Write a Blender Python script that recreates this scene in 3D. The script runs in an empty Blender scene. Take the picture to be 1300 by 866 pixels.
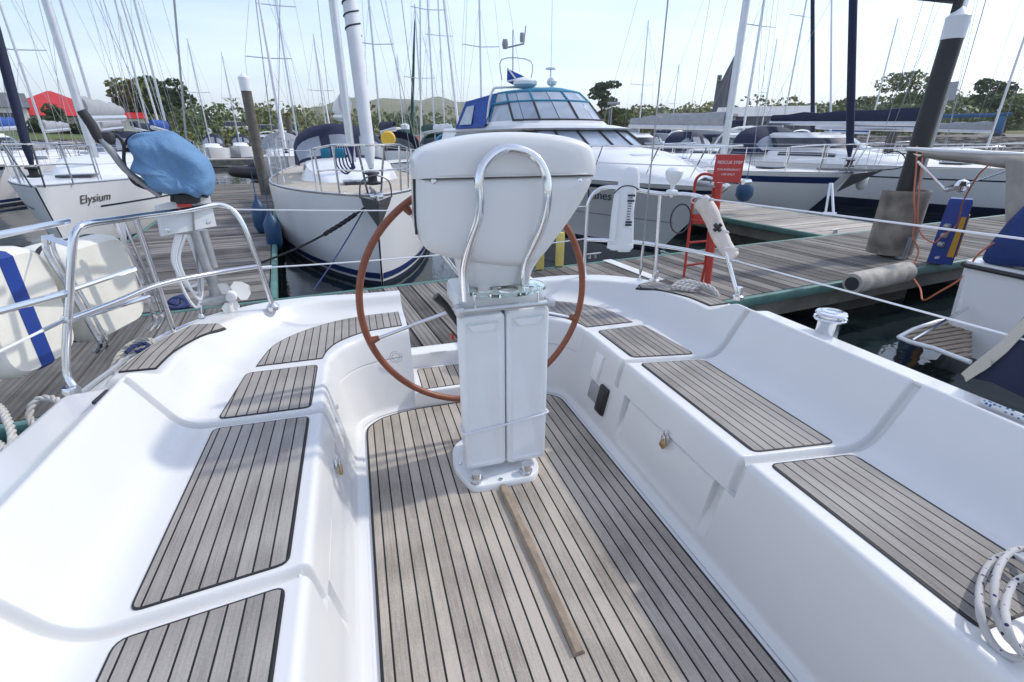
import bpy, bmesh, math, random
from mathutils import Vector, Matrix, Euler, noise
random.seed(7)
SC = bpy.context.scene
COL = SC.collection
rad = math.radians
# ------------------------------------------------------------------ camera model (traced points become world points)
F_PX, HOR, VPX, H = 614., 173., 443., 1.45
PITCH = math.atan((433-HOR)/F_PX); FFL = F_PX/math.cos(PITCH); YAW = math.atan((650-VPX)/FFL)
cy, sy, cp, sp = math.cos(YAW), math.sin(YAW), math.cos(PITCH), math.sin(PITCH)
RV = Vector((cy, -sy, 0)); FV = Vector((sy*cp, cy*cp, -sp)); UV = Vector((sy*sp, cy*sp, cp))
def ray(px, py): return RV*((px-650)/F_PX) + UV*((433-py)/F_PX) + FV
def Pz(px, py, z): d = ray(px, py); t = (z-H)/d.z; return Vector((d.x*t, d.y*t, z))
def Py(px, py, y): d = ray(px, py); t = y/d.y; return Vector((d.x*t, y, H+d.z*t))
def Px(px, py, x): d = ray(px, py); t = x/d.x; return Vector((x, d.y*t, H+d.z*t))
def Pd(px, py, D): d = ray(px, py); t = D/math.hypot(d.x, d.y); return Vector((d.x*t, d.y*t, H+d.z*t))
WATER = -.55

# ------------------------------------------------------------------ materials
MATS = {}
def nt(name):
    m = bpy.data.materials.new(name); m.use_nodes = True
    t = m.node_tree; b = t.nodes['Principled BSDF']
    MATS[name] = m
    return m, t, b
def N(t, typ, **kw):
    n = t.nodes.new(typ)
    for k, v in kw.items():
        if k.startswith('i_'): n.inputs[int(k[2:])].default_value = v
        else: setattr(n, k, v)
    return n
def mat(name, col, rough=.5, metal=0, coat=0, var=0, vscale=6, bump=0, bscale=40, spec=None, trans=0, alpha=1, ior=None, rvar=0):
    m, t, b = nt(name)
    b.inputs['Base Color'].default_value = (*col, 1); b.inputs['Roughness'].default_value = rough
    b.inputs['Metallic'].default_value = metal; b.inputs['Coat Weight'].default_value = coat
    if spec is not None: b.inputs['Specular IOR Level'].default_value = spec
    if trans: b.inputs['Transmission Weight'].default_value = trans
    if ior: b.inputs['IOR'].default_value = ior
    if alpha < 1: b.inputs['Alpha'].default_value = alpha
    L = t.links
    if var or bump or rvar:
        g = N(t, 'ShaderNodeNewGeometry')
    if var:
        n = N(t, 'ShaderNodeTexNoise'); n.inputs['Scale'].default_value = vscale; n.inputs['Detail'].default_value = 5
        L.new(g.outputs['Position'], n.inputs['Vector'])
        r = N(t, 'ShaderNodeMapRange'); r.inputs['From Min'].default_value = .3; r.inputs['From Max'].default_value = .7
        r.inputs['To Min'].default_value = 1-var; r.inputs['To Max'].default_value = 1+var*.6
        L.new(n.outputs['Fac'], r.inputs['Value'])
        mx = N(t, 'ShaderNodeVectorMath', operation='MULTIPLY'); mx.inputs[0].default_value = col
        L.new(r.outputs[0], mx.inputs[1]); L.new(mx.outputs[0], b.inputs['Base Color'])
    if rvar:
        n2 = N(t, 'ShaderNodeTexNoise'); n2.inputs['Scale'].default_value = 9; L.new(g.outputs['Position'], n2.inputs['Vector'])
        r2 = N(t, 'ShaderNodeMapRange'); r2.inputs['To Min'].default_value = rough-rvar; r2.inputs['To Max'].default_value = rough+rvar
        L.new(n2.outputs['Fac'], r2.inputs['Value']); L.new(r2.outputs[0], b.inputs['Roughness'])
    if bump:
        n = N(t, 'ShaderNodeTexNoise'); n.inputs['Scale'].default_value = bscale; n.inputs['Detail'].default_value = 4
        L.new(g.outputs['Position'], n.inputs['Vector'])
        bp = N(t, 'ShaderNodeBump'); bp.inputs['Strength'].default_value = bump; bp.inputs['Distance'].default_value = .01
        L.new(n.outputs['Fac'], bp.inputs['Height']); L.new(bp.outputs[0], b.inputs['Normal'])
    return m

def teak(name, c_lo, c_hi, pitch, off=0., caulk=.085):
    """weathered teak planks running along world Y with black caulk lines every `pitch` metres of X"""
    m, t, b = nt(name); L = t.links
    g = N(t, 'ShaderNodeNewGeometry'); s = N(t, 'ShaderNodeSeparateXYZ'); L.new(g.outputs['Position'], s.inputs[0])
    a = N(t, 'ShaderNodeMath', operation='MULTIPLY_ADD'); a.inputs[1].default_value = 1/pitch; a.inputs[2].default_value = off+100
    L.new(s.outputs[0], a.inputs[0])
    fr = N(t, 'ShaderNodeMath', operation='FRACT'); L.new(a.outputs[0], fr.inputs[0])
    fl = N(t, 'ShaderNodeMath', operation='FLOOR'); L.new(a.outputs[0], fl.inputs[0])
    line = N(t, 'ShaderNodeMath', operation='LESS_THAN'); line.inputs[1].default_value = caulk; L.new(fr.outputs[0], line.inputs[0])
    wn = N(t, 'ShaderNodeTexWhiteNoise', noise_dimensions='1D'); L.new(fl.outputs[0], wn.inputs['W'])
    mp = N(t, 'ShaderNodeMapping'); mp.inputs['Scale'].default_value = (260, 7, 60)
    L.new(g.outputs['Position'], mp.inputs['Vector'])
    # shift the grain along each plank
    cb = N(t, 'ShaderNodeCombineXYZ'); sh = N(t, 'ShaderNodeMath', operation='MULTIPLY'); sh.inputs[1].default_value = 31.
    L.new(wn.outputs['Value'], sh.inputs[0]); L.new(sh.outputs[0], cb.inputs[1])
    ad = N(t, 'ShaderNodeVectorMath', operation='ADD'); L.new(mp.outputs[0], ad.inputs[0]); L.new(cb.outputs[0], ad.inputs[1])
    n1 = N(t, 'ShaderNodeTexNoise'); n1.inputs['Scale'].default_value = 1.; n1.inputs['Detail'].default_value = 6; n1.inputs['Roughness'].default_value = .7; n1.inputs['Distortion'].default_value = .6
    L.new(ad.outputs[0], n1.inputs['Vector'])
    n2 = N(t, 'ShaderNodeTexNoise'); n2.inputs['Scale'].default_value = 3.1; n2.inputs['Detail'].default_value = 4; L.new(g.outputs['Position'], n2.inputs['Vector'])
    n3 = N(t, 'ShaderNodeTexNoise'); n3.inputs['Scale'].default_value = 170; n3.inputs['Detail'].default_value = 3; L.new(g.outputs['Position'], n3.inputs['Vector'])
    f1 = N(t, 'ShaderNodeMath', operation='MULTIPLY_ADD'); f1.inputs[1].default_value = .75; L.new(n1.outputs['Fac'], f1.inputs[0])
    f0 = N(t, 'ShaderNodeMath', operation='MULTIPLY_ADD'); f0.inputs[1].default_value = .22; f0.inputs[2].default_value = -.40; L.new(wn.outputs['Value'], f0.inputs[0])
    L.new(f0.outputs[0], f1.inputs[2])
    f2 = N(t, 'ShaderNodeMath', operation='MULTIPLY_ADD'); f2.inputs[1].default_value = .95; L.new(n2.outputs['Fac'], f2.inputs[0]); L.new(f1.outputs[0], f2.inputs[2])
    f3 = N(t, 'ShaderNodeMath', operation='MULTIPLY_ADD'); f3.inputs[1].default_value = .3; L.new(n3.outputs['Fac'], f3.inputs[0]); L.new(f2.outputs[0], f3.inputs[2])
    rmp = N(t, 'ShaderNodeValToRGB'); e = rmp.color_ramp.elements
    e[0].position = .25; e[0].color = (*c_lo, 1); e[1].position = .85; e[1].color = (*c_hi, 1)
    L.new(f3.outputs[0], rmp.inputs[0])
    mx = N(t, 'ShaderNodeMix', data_type='RGBA'); mx.inputs['B'].default_value = (.012, .012, .014, 1)
    L.new(line.outputs[0], mx.inputs['Factor']); L.new(rmp.outputs[0], mx.inputs['A']); L.new(mx.outputs['Result'], b.inputs['Base Color'])
    b.inputs['Roughness'].default_value = .72; b.inputs['Specular IOR Level'].default_value = .3
    hh = N(t, 'ShaderNodeMath', operation='SUBTRACT'); L.new(n1.outputs['Fac'], hh.inputs[0]); L.new(line.outputs[0], hh.inputs[1])
    bp = N(t, 'ShaderNodeBump'); bp.inputs['Strength'].default_value = .35; bp.inputs['Distance'].default_value = .002
    L.new(hh.outputs[0], bp.inputs['Height']); L.new(bp.outputs[0], b.inputs['Normal'])
    return m

def boards(name, c_lo, c_hi, ribs=True, rscale=70., moss=.0):
    """weathered pontoon boards: a tint per board (mesh island), grain, ribbed top"""
    m, t, b = nt(name); L = t.links
    g = N(t, 'ShaderNodeNewGeometry'); tc = N(t, 'ShaderNodeTexCoord')
    n1 = N(t, 'ShaderNodeTexNoise'); n1.inputs['Scale'].default_value = 1; n1.inputs['Detail'].default_value = 6; n1.inputs['Roughness'].default_value = .65
    mp = N(t, 'ShaderNodeMapping'); mp.inputs['Scale'].default_value = (90, 3, 20)
    L.new(tc.outputs['Object'], mp.inputs[0]); L.new(mp.outputs[0], n1.inputs['Vector'])
    n2 = N(t, 'ShaderNodeTexNoise'); n2.inputs['Scale'].default_value = 1.7; n2.inputs['Detail'].default_value = 5; L.new(tc.outputs['Object'], n2.inputs['Vector'])
    a = N(t, 'ShaderNodeMath', operation='MULTIPLY_ADD'); a.inputs[1].default_value = .55; a.inputs[2].default_value = -.32; L.new(g.outputs['Random Per Island'], a.inputs[0])
    a2 = N(t, 'ShaderNodeMath', operation='MULTIPLY_ADD'); a2.inputs[1].default_value = .55; L.new(n1.outputs['Fac'], a2.inputs[0]); L.new(a.outputs[0], a2.inputs[2])
    a3 = N(t, 'ShaderNodeMath', operation='MULTIPLY_ADD'); a3.inputs[1].default_value = .75; L.new(n2.outputs['Fac'], a3.inputs[0]); L.new(a2.outputs[0], a3.inputs[2])
    rmp = N(t, 'ShaderNodeValToRGB'); e = rmp.color_ramp.elements
    e[0].position = .2; e[0].color = (*c_lo, 1); e[1].position = .95; e[1].color = (*c_hi, 1)
    L.new(a3.outputs[0], rmp.inputs[0]); L.new(rmp.outputs[0], b.inputs['Base Color'])
    b.inputs['Roughness'].default_value = .8; b.inputs['Specular IOR Level'].default_value = .25
    if ribs:
        w = N(t, 'ShaderNodeTexWave', wave_type='BANDS', bands_direction='X'); w.inputs['Scale'].default_value = rscale/20*2.0; w.inputs['Distortion'].default_value = .3
        L.new(tc.outputs['Object'], w.inputs['Vector'])
        bp = N(t, 'ShaderNodeBump'); bp.inputs['Strength'].default_value = .9; bp.inputs['Distance'].default_value = .006
        L.new(w.outputs['Fac'], bp.inputs['Height']); L.new(bp.outputs[0], b.inputs['Normal'])
    return m

def leafmat(name, cols, scale=.25, trans=.25):
    m, t, b = nt(name); L = t.links
    g = N(t, 'ShaderNodeNewGeometry')
    n = N(t, 'ShaderNodeTexNoise'); n.inputs['Scale'].default_value = scale; n.inputs['Detail'].default_value = 3; L.new(g.outputs['Position'], n.inputs['Vector'])
    a = N(t, 'ShaderNodeMath', operation='MULTIPLY_ADD'); a.inputs[1].default_value = .45; L.new(g.outputs['Random Per Island'], a.inputs[0])
    s2 = N(t, 'ShaderNodeMath', operation='MULTIPLY_ADD'); s2.inputs[1].default_value = 1.3; s2.inputs[2].default_value = -.38; L.new(n.outputs['Fac'], s2.inputs[0]); L.new(s2.outputs[0], a.inputs[2])
    rmp = N(t, 'ShaderNodeValToRGB'); el = rmp.color_ramp.elements
    while len(el) < len(cols): el.new(.5)
    for i, c in enumerate(cols): el[i].position = i/(len(cols)-1); el[i].color = (*c, 1)
    L.new(a.outputs[0], rmp.inputs[0]); L.new(rmp.outputs[0], b.inputs['Base Color']); b.inputs['Roughness'].default_value = .6
    b.inputs['Specular IOR Level'].default_value = .2
    return m

gel = mat('gelcoat', (.69, .69, .68), .30, coat=.25, var=.03, vscale=2.6, bump=.04, bscale=500)
gelw = mat('gelcoat_plain', (.80, .80, .80), .3, coat=.2, var=.015, vscale=1.3)
plast = mat('white_plastic', (.76, .78, .79), .35, var=.03, vscale=8)
cream = mat('cream_grp', (.76, .74, .66), .4, var=.06, vscale=7)
steel = mat('stainless', (.72, .73, .75), .13, metal=1, rvar=.05)
alu = mat('anodised_aluminium', (.62, .63, .65), .38, metal=.75, var=.06)
galv = mat('galvanised', (.40, .41, .42), .5, metal=.6, var=.15, vscale=14)
sheet = mat('weathered_sheet', (.25, .22, .185), .75, var=.5, vscale=5, bump=.3)
wirem = mat('wire', (.33, .34, .36), .35, metal=.7)
whitewire = mat('coated_wire', (.72, .74, .78), .35)
wirefar = mat('far_wire', (.30, .32, .36), .5)
black = mat('black_plastic', (.016, .016, .018), .4)
dark = mat('dark_rubber', (.03, .03, .033), .6)
wheelw = mat('wheel_leather', (.235, .072, .035), .42, var=.15, vscale=30, bump=.1)
bare = mat('bare_wood', (.31, .245, .18), .75, var=.25, vscale=18, bump=.5, bscale=60)
teak_sole = teak('teak_sole', (.13, .112, .092), (.47, .42, .36), .0472, .2, .135)
teak_seat = teak('teak_seat', (.125, .115, .105), (.37, .345, .32), .0392, .35, .125)
caulk = mat('caulk', (.014, .014, .016), .6)
navy = mat('navy_canvas', (.010, .016, .048), .8, var=.15, bump=.2)
royal = mat('royal_canvas', (.012, .035, .15), .8, var=.2, vscale=5, bump=.3)
bluec = mat('blue_canvas', (.018, .075, .33), .75, var=.18, vscale=8, bump=.3)
outb = mat('faded_blue_canvas', (.13, .26, .44), .8, var=.16, vscale=6, bump=.35, bscale=120)
teal = mat('teal_canvas', (.02, .20, .33), .7, var=.12)
greenc = mat('green_canvas', (.012, .075, .06), .8, var=.12)
greyc = mat('grey_canvas', (.33, .34, .36), .8, var=.1)
beigec = mat('grey_beige_canvas', (.30, .275, .24), .85, var=.15, bump=.4, bscale=20)
strapm = mat('strap_webbing', (.48, .46, .40), .85, bump=.4, bscale=300)
sailw = mat('sailcloth', (.74, .75, .77), .7, var=.07, vscale=5)
window = mat('dark_window', (.025, .032, .045), .06, spec=.7)
clearw = mat('clear_window', (.36, .42, .49), .12, spec=.7, var=.25, vscale=1.6)
hoodw = mat('hood_clear', (.26, .29, .34), .12, spec=.7, var=.3, vscale=1.6)
glass = mat('shelf_glass', (.80, .93, .89), .03, trans=.95, ior=1.45)
redp = mat('red_paint', (.46, .045, .03), .5, var=.12, vscale=20)
signred = mat('sign_red', (.50, .04, .035), .45, var=.05)
letterw = mat('white_letter', (.8, .8, .8), .6)
letterd = mat('dark_letter', (.03, .06, .12), .5)
letterg = mat('gold_grey_letter', (.12, .11, .10), .5)
stripeb = mat('blue_stripe', (.014, .03, .12), .35)
stripek = mat('dark_stripe', (.015, .022, .05), .35)
antif = mat('antifouling', (.02, .03, .06), .6, var=.2)
deckcr = mat('deck_nonslip', (.72, .71, .67), .7, var=.05)
decktk = mat('deck_teak', (.50, .44, .36), .75, var=.15)
orangec = mat('orange_cable', (.55, .16, .08), .5)
yel = mat('yellow_plastic', (.72, .45, .04), .5, var=.08)
amber = mat('amber_panel', (.60, .30, .03), .5)
bluep = mat('blue_plastic', (.012, .045, .26), .4, var=.1)
fendb = mat('fender_blue', (.012, .06, .14), .45, var=.1)
fendw = mat('fender_white', (.70, .70, .68), .5, var=.1)
greyrub = mat('dock_roller', (.42, .39, .35), .7, var=.25, vscale=9, bump=.3)
greenst = mat('green_edge', (.085, .19, .165), .55, var=.25, vscale=5, bump=.2)
pontside = mat('pontoon_side', (.17, .165, .14), .8, var=.35, vscale=3, bump=.4, bscale=12)
conc = mat('concrete_float', (.10, .098, .085), .9, var=.3, vscale=4, bump=.5, bscale=15)
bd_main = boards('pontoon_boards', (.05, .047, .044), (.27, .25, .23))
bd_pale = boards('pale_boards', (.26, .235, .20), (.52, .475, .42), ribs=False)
wpost = mat('weathered_post', (.13, .115, .10), .85, var=.3, vscale=7, bump=.6, bscale=25)
piled = mat('black_pile', (.016, .016, .018), .45, var=.3, vscale=5)
pilecap = mat('pile_cap', (.76, .77, .78), .4, var=.05)
ropew = mat('white_rope', (.62, .60, .56), .85, bump=.6, bscale=350, var=.18, vscale=60)
ropeb = mat('blue_rope', (.035, .05, .15), .85, bump=.6, bscale=300)
roofred = mat('red_roof', (.50, .022, .025), .6, var=.12, vscale=1.5)
wallg = mat('grey_render', (.33, .30, .26), .9, var=.12, vscale=1)
wallw = mat('white_render', (.70, .69, .65), .9, var=.08, vscale=1)
slate = mat('dark_slate', (.12, .125, .14), .7, var=.15, vscale=.8)
slater = mat('grey_roof_sheet', (.42, .43, .44), .6, var=.1, vscale=.8)
blueh = mat('hoist_blue', (.03, .12, .26), .5, var=.1)
orangeb = mat('orange_hull', (.75, .12, .03), .5, var=.1)
pinkw = mat('faded_pink_white', (.70, .62, .57), .75, var=.12, vscale=14, bump=.3)
chain = mat('dark_line', (.02, .022, .026), .8)
bark = mat('bark', (.10, .075, .055), .9, var=.3)
leaf_a = leafmat('leaf_mixed', [(.06, .09, .03), (.105, .145, .045), (.17, .19, .06), (.22, .18, .06)], .12)
leaf_d = leafmat('leaf_dark', [(.04, .065, .032), (.075, .11, .045), (.12, .155, .06)], .5)
leaf_w = leafmat('leaf_wood', [(.09, .12, .055), (.14, .175, .075), (.21, .225, .09), (.29, .23, .09)], .055)
leaf_r = leafmat('leaf_autumn', [(.10, .07, .02), (.18, .12, .03), (.20, .10, .03)], .4)
hedge = leafmat('leaf_hedge', [(.02, .04, .015), (.06, .085, .025)], 1.)

def flecked(name, base, fleck, scale, thr):
    m, t, b = nt(name); L = t.links
    g = N(t, 'ShaderNodeNewGeometry'); v = N(t, 'ShaderNodeTexVoronoi'); v.inputs['Scale'].default_value = scale
    L.new(g.outputs['Position'], v.inputs['Vector'])
    c = N(t, 'ShaderNodeMath', operation='LESS_THAN'); c.inputs[1].default_value = thr; L.new(v.outputs['Distance'], c.inputs[0])
    mx = N(t, 'ShaderNodeMix', data_type='RGBA'); mx.inputs['A'].default_value = (*base, 1); mx.inputs['B'].default_value = (*fleck, 1)
    L.new(c.outputs[0], mx.inputs['Factor']); L.new(mx.outputs['Result'], b.inputs['Base Color']); b.inputs['Roughness'].default_value = .8
    w = N(t, 'ShaderNodeTexNoise'); w.inputs['Scale'].default_value = 420; L.new(g.outputs['Position'], w.inputs['Vector'])
    bp = N(t, 'ShaderNodeBump'); bp.inputs['Strength'].default_value = .6; bp.inputs['Distance'].default_value = .003; L.new(w.outputs[0], bp.inputs['Height']); L.new(bp.outputs[0], b.inputs['Normal'])
    return m
ropefl = flecked('flecked_rope', (.50, .49, .48), (.03, .03, .09), 62, .24)
ropebf = flecked('blue_flecked_rope', (.66, .67, .68), (.03, .16, .34), 85, .36)

def water_mat():
    m, t, b = nt('water'); L = t.links
    b.inputs['Base Color'].default_value = (.010, .018, .020, 1); b.inputs['Roughness'].default_value = .04; b.inputs['IOR'].default_value = 1.333
    g = N(t, 'ShaderNodeNewGeometry')
    mp = N(t, 'ShaderNodeMapping'); mp.inputs['Scale'].default_value = (1, .7, 1); L.new(g.outputs['Position'], mp.inputs[0])
    n = N(t, 'ShaderNodeTexNoise'); n.inputs['Scale'].default_value = 1.5; n.inputs['Detail'].default_value = 3; L.new(mp.outputs[0], n.inputs['Vector'])
    n2 = N(t, 'ShaderNodeTexNoise'); n2.inputs['Scale'].default_value = 7; n2.inputs['Detail'].default_value = 2; L.new(mp.outputs[0], n2.inputs['Vector'])
    a = N(t, 'ShaderNodeMath', operation='MULTIPLY_ADD'); a.inputs[1].default_value = .16; L.new(n2.outputs['Fac'], a.inputs[0]); L.new(n.outputs['Fac'], a.inputs[2])
    bp = N(t, 'ShaderNodeBump'); bp.inputs['Strength'].default_value = .30; bp.inputs['Distance'].default_value = .045
    L.new(a.outputs[0], bp.inputs['Height']); L.new(bp.outputs[0], b.inputs['Normal'])
    return m
waterm = water_mat()

def hill_mat():
    m, t, b = nt('hill_ground'); L = t.links
    g = N(t, 'ShaderNodeNewGeometry')
    n = N(t, 'ShaderNodeTexNoise'); n.inputs['Scale'].default_value = .035; n.inputs['Detail'].default_value = 9; n.inputs['Roughness'].default_value = .72; L.new(g.outputs['Position'], n.inputs['Vector'])
    rmp = N(t, 'ShaderNodeValToRGB'); el = rmp.color_ramp.elements
    el[0].position = .32; el[0].color = (.055, .07, .03, 1); el[1].position = .70; el[1].color = (.27, .23, .13, 1)
    e = el.new(.5); e.color = (.15, .155, .07, 1)
    L.new(n.outputs['Fac'], rmp.inputs[0]); L.new(rmp.outputs[0], b.inputs['Base Color']); b.inputs['Roughness'].default_value = .95; b.inputs['Specular IOR Level'].default_value = .1
    return m
hillm = hill_mat()
def bank_mat():
    m, t, b = nt('riprap'); L = t.links
    g = N(t, 'ShaderNodeNewGeometry'); v = N(t, 'ShaderNodeTexVoronoi'); v.inputs['Scale'].default_value = 1.1; L.new(g.outputs['Position'], v.inputs['Vector'])
    rmp = N(t, 'ShaderNodeValToRGB'); el = rmp.color_ramp.elements; el[0].color = (.20, .18, .16, 1); el[1].color = (.035, .03, .027, 1); el[1].position = .7
    L.new(v.outputs['Distance'], rmp.inputs[0]); L.new(rmp.outputs[0], b.inputs['Base Color']); b.inputs['Roughness'].default_value = .95
    bp = N(t, 'ShaderNodeBump'); bp.inputs['Strength'].default_value = 1; bp.inputs['Distance'].default_value = .5; bp.invert = True
    L.new(v.outputs['Distance'], bp.inputs['Height']); L.new(bp.outputs[0], b.inputs['Normal'])
    return m
bankm = bank_mat()
lawn = mat('lawn', (.10, .135, .04), .95, var=.25, vscale=.3)
stonem = mat('stone', (.20, .18, .155), .9, var=.3, vscale=1)

# ------------------------------------------------------------------ mesh builder
def cr(pts, k=8, closed=False):
    P = [Vector(p) for p in pts]; n = len(P); out = []
    rng = range(n if closed else n-1)
    for i in rng:
        if closed: a, b, c, d = P[i-1], P[i], P[(i+1) % n], P[(i+2) % n]
        else: a, b, c, d = P[max(i-1, 0)], P[i], P[i+1], P[min(i+2, n-1)]
        for j in range(k):
            t = j/k; t2, t3 = t*t, t*t*t
            out.append(.5*((2*b)+(c-a)*t+(2*a-5*b+4*c-d)*t2+(3*b-a-3*c+d)*t3))
    if not closed: out.append(P[-1].copy())
    return out
def smooth(a, b, x):
    t = max(0, min(1, (x-a)/(b-a))); return t*t*(3-2*t)
OFF = {}
class MB:
    def __init__(s): s.v, s.f, s.m, s.s = [], [], [], []
    def add(s, vs, fs, mi=0, sm=True):
        o = len(s.v); s.v += [tuple(v) for v in vs]
        for f in fs: s.f.append([i+o for i in f]); s.m.append(mi); s.s.append(sm)
        return s
    def tube(s, pts, r, n=8, closed=False, mi=0, cap=True):
        P = [Vector(p) for p in pts]; k = len(P)
        if k < 2: return s
        R = r if isinstance(r, (list, tuple)) else [r]*k
        T = []
        for i in range(k):
            if closed: d = P[(i+1) % k]-P[i-1]
            else: d = P[min(i+1, k-1)]-P[max(i-1, 0)]
            if d.length < 1e-9: d = Vector((0, 0, 1))
            T.append(d.normalized())
        up = Vector((0, 0, 1)) if abs(T[0].z) < .9 else Vector((1, 0, 0))
        nn = (up-T[0]*up.dot(T[0])).normalized(); vs = []; fs = []
        for i in range(k):
            nn = (nn-T[i]*nn.dot(T[i])); nn = nn.normalized() if nn.length > 1e-6 else T[i].orthogonal().normalized()
            b = T[i].cross(nn)
            for j in range(n):
                a = 2*math.pi*j/n; vs.append(P[i]+(nn*math.cos(a)+b*math.sin(a))*R[i])
        for i in range(k if closed else k-1):
            i2 = (i+1) % k
            for j in range(n): fs.append([i*n+j, i*n+(j+1) % n, i2*n+(j+1) % n, i2*n+j])
        if cap and not closed: fs += [list(range(n))[::-1], list(range((k-1)*n, k*n))]
        return s.add(vs, fs, mi)
    def bar(s, a, b, r, n=8, mi=0): return s.tube([a, b], r, n, mi=mi)
    def loft(s, rings, closed=True, c0=True, c1=True, mi=0, sm=True):
        n = len(rings[0]); vs = [p for r in rings for p in r]; fs = []
        for i in range(len(rings)-1):
            for j in range(n if closed else n-1):
                fs.append([i*n+j, i*n+(j+1) % n, (i+1)*n+(j+1) % n, (i+1)*n+j])
        if closed and c0: fs.append(list(range(n))[::-1])
        if closed and c1: fs.append(list(range((len(rings)-1)*n, len(rings)*n)))
        return s.add(vs, fs, mi, sm)
    def box(s, c, d, bev=0, rot=None, mi=0, seg=2):
        bm = bmesh.new(); bmesh.ops.create_cube(bm, size=1)
        bmesh.ops.scale(bm, vec=d, verts=bm.verts)
        if bev: bmesh.ops.bevel(bm, geom=bm.edges[:], offset=bev, segments=seg, affect='EDGES', profile=.5)
        M = Matrix.Translation(c) @ (rot.to_matrix().to_4x4() if isinstance(rot, Euler) else (rot or Matrix.Identity(4)))
        bmesh.ops.transform(bm, matrix=M, verts=bm.verts); bm.verts.index_update()
        s.add([v.co for v in bm.verts], [[v.index for v in f.verts] for f in bm.faces], mi, bool(bev)); bm.free(); return s
    def lathe(s, prof, c=(0, 0, 0), n=20, M=None, mi=0):
        c = Vector(c); rings = []
        for r, z in prof:
            ring = []
            for j in range(n):
                p = Vector((r*math.cos(2*math.pi*j/n), r*math.sin(2*math.pi*j/n), z))
                ring.append(c+(M @ p if M else p))
            rings.append(ring)
        return s.loft(rings, mi=mi)
    def prism(s, poly, z0, z1, mi=0, sm=False):
        n = len(poly); vs = [(p[0], p[1], z0) for p in poly]+[(p[0], p[1], z1) for p in poly]
        fs = [list(range(n))[::-1], list(range(n, 2*n))]+[[i, (i+1) % n, n+(i+1) % n, n+i] for i in range(n)]
        return s.add(vs, fs, mi, sm)
    def slab(s, poly, off, mi=0, sm=False):
        """polygon in 3D pushed along the vector off"""
        n = len(poly); off = Vector(off); vs = [Vector(p) for p in poly]+[Vector(p)+off for p in poly]
        fs = [list(range(n))[::-1], list(range(n, 2*n))]+[[i, (i+1) % n, n+(i+1) % n, n+i] for i in range(n)]
        return s.add(vs, fs, mi, sm)
    def grid(s, rows, mi=0, sm=True): return s.loft(rows, closed=False, mi=mi, sm=sm)
    def build(s, name, mats, parent=None, world=False, fix=True, autos=40):
        me = bpy.data.meshes.new(name)
        vs = s.v
        if world and parent is not None:
            o = OFF.get(parent.name, Vector((0, 0, 0))); vs = [(v[0]-o.x, v[1]-o.y, v[2]-o.z) for v in vs]
        me.from_pydata(vs, [], s.f); me.polygons.foreach_set('material_index', s.m); me.polygons.foreach_set('use_smooth', s.s)
        if fix:
            bm = bmesh.new(); bm.from_mesh(me); bmesh.ops.recalc_face_normals(bm, faces=bm.faces); 
            if autos:
                lim = rad(autos)
                for e in bm.edges:
                    if len(e.link_faces) == 2 and e.calc_face_angle(0) > lim: e.smooth = False
            bm.to_mesh(me); bm.free()
        for m in (mats if isinstance(mats, (list, tuple)) else [mats]): me.materials.append(m)
        o = bpy.data.objects.new(name, me); COL.objects.link(o)
        if parent is not None:
            o.parent = parent
            OFF[o.name] = OFF.get(parent.name, Vector((0, 0, 0))) if world else Vector((0, 0, 0))
        me.update(); return o
def tag(o, label=None, cat=None, group=None, kind=None):
    if label: o['label'] = label
    if cat: o['category'] = cat
    if group: o['group'] = group
    if kind: o['kind'] = kind
    return o
def thing(name, label, cat, loc=(0, 0, 0), rz=0, group=None):
    o = bpy.data.objects.new(name, None); COL.objects.link(o); o.empty_display_size = .2
    o.location = loc; o.rotation_euler = (0, 0, rz); OFF[o.name] = Vector(loc)
    return tag(o, label, cat, group)
def solo(mb, name, mats, label, cat, group=None, autos=40):
    """a one-mesh thing given in world coordinates; its origin moved to its own middle"""
    n = len(mb.v); c = Vector((sum(v[0] for v in mb.v)/n, sum(v[1] for v in mb.v)/n, min(v[2] for v in mb.v)))
    mb.v = [(v[0]-c.x, v[1]-c.y, v[2]-c.z) for v in mb.v]
    o = mb.build(name, mats, autos=autos); o.location = c
    return tag(o, label, cat, group)
def textmesh(name, body, size, m, parent, M, depth=.0015, shear=0, world=True, align='CENTER', space=1.):
    cu = bpy.data.curves.new(name, 'FONT'); cu.body = body; cu.size = size; cu.extrude = depth; cu.align_x = align; cu.align_y = 'CENTER'; cu.shear = shear
    cu.space_character = space; cu.resolution_u = 3
    ob = bpy.data.objects.new(name+'_tmp', cu); COL.objects.link(ob)
    dg = bpy.context.evaluated_depsgraph_get(); me = bpy.data.meshes.new_from_object(ob.evaluated_get(dg))
    bpy.data.objects.remove(ob); bpy.data.curves.remove(cu)
    me.name = name; M2 = M.copy()
    if world: M2 = Matrix.Translation(-OFF.get(parent.name, Vector((0, 0, 0)))) @ M
    me.transform(M2); me.materials.clear(); me.materials.append(m)
    o = bpy.data.objects.new(name, me); COL.objects.link(o); o.parent = parent
    return o
def frame(xa, up, org):
    """matrix whose X is xa, Y close to up"""
    x = Vector(xa).normalized(); z = x.cross(Vector(up)).normalized(); y = z.cross(x)
    return Matrix(((x.x, y.x, z.x, org[0]), (x.y, y.y, z.y, org[1]), (x.z, y.z, z.z, org[2]), (0, 0, 0, 1)))
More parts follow.
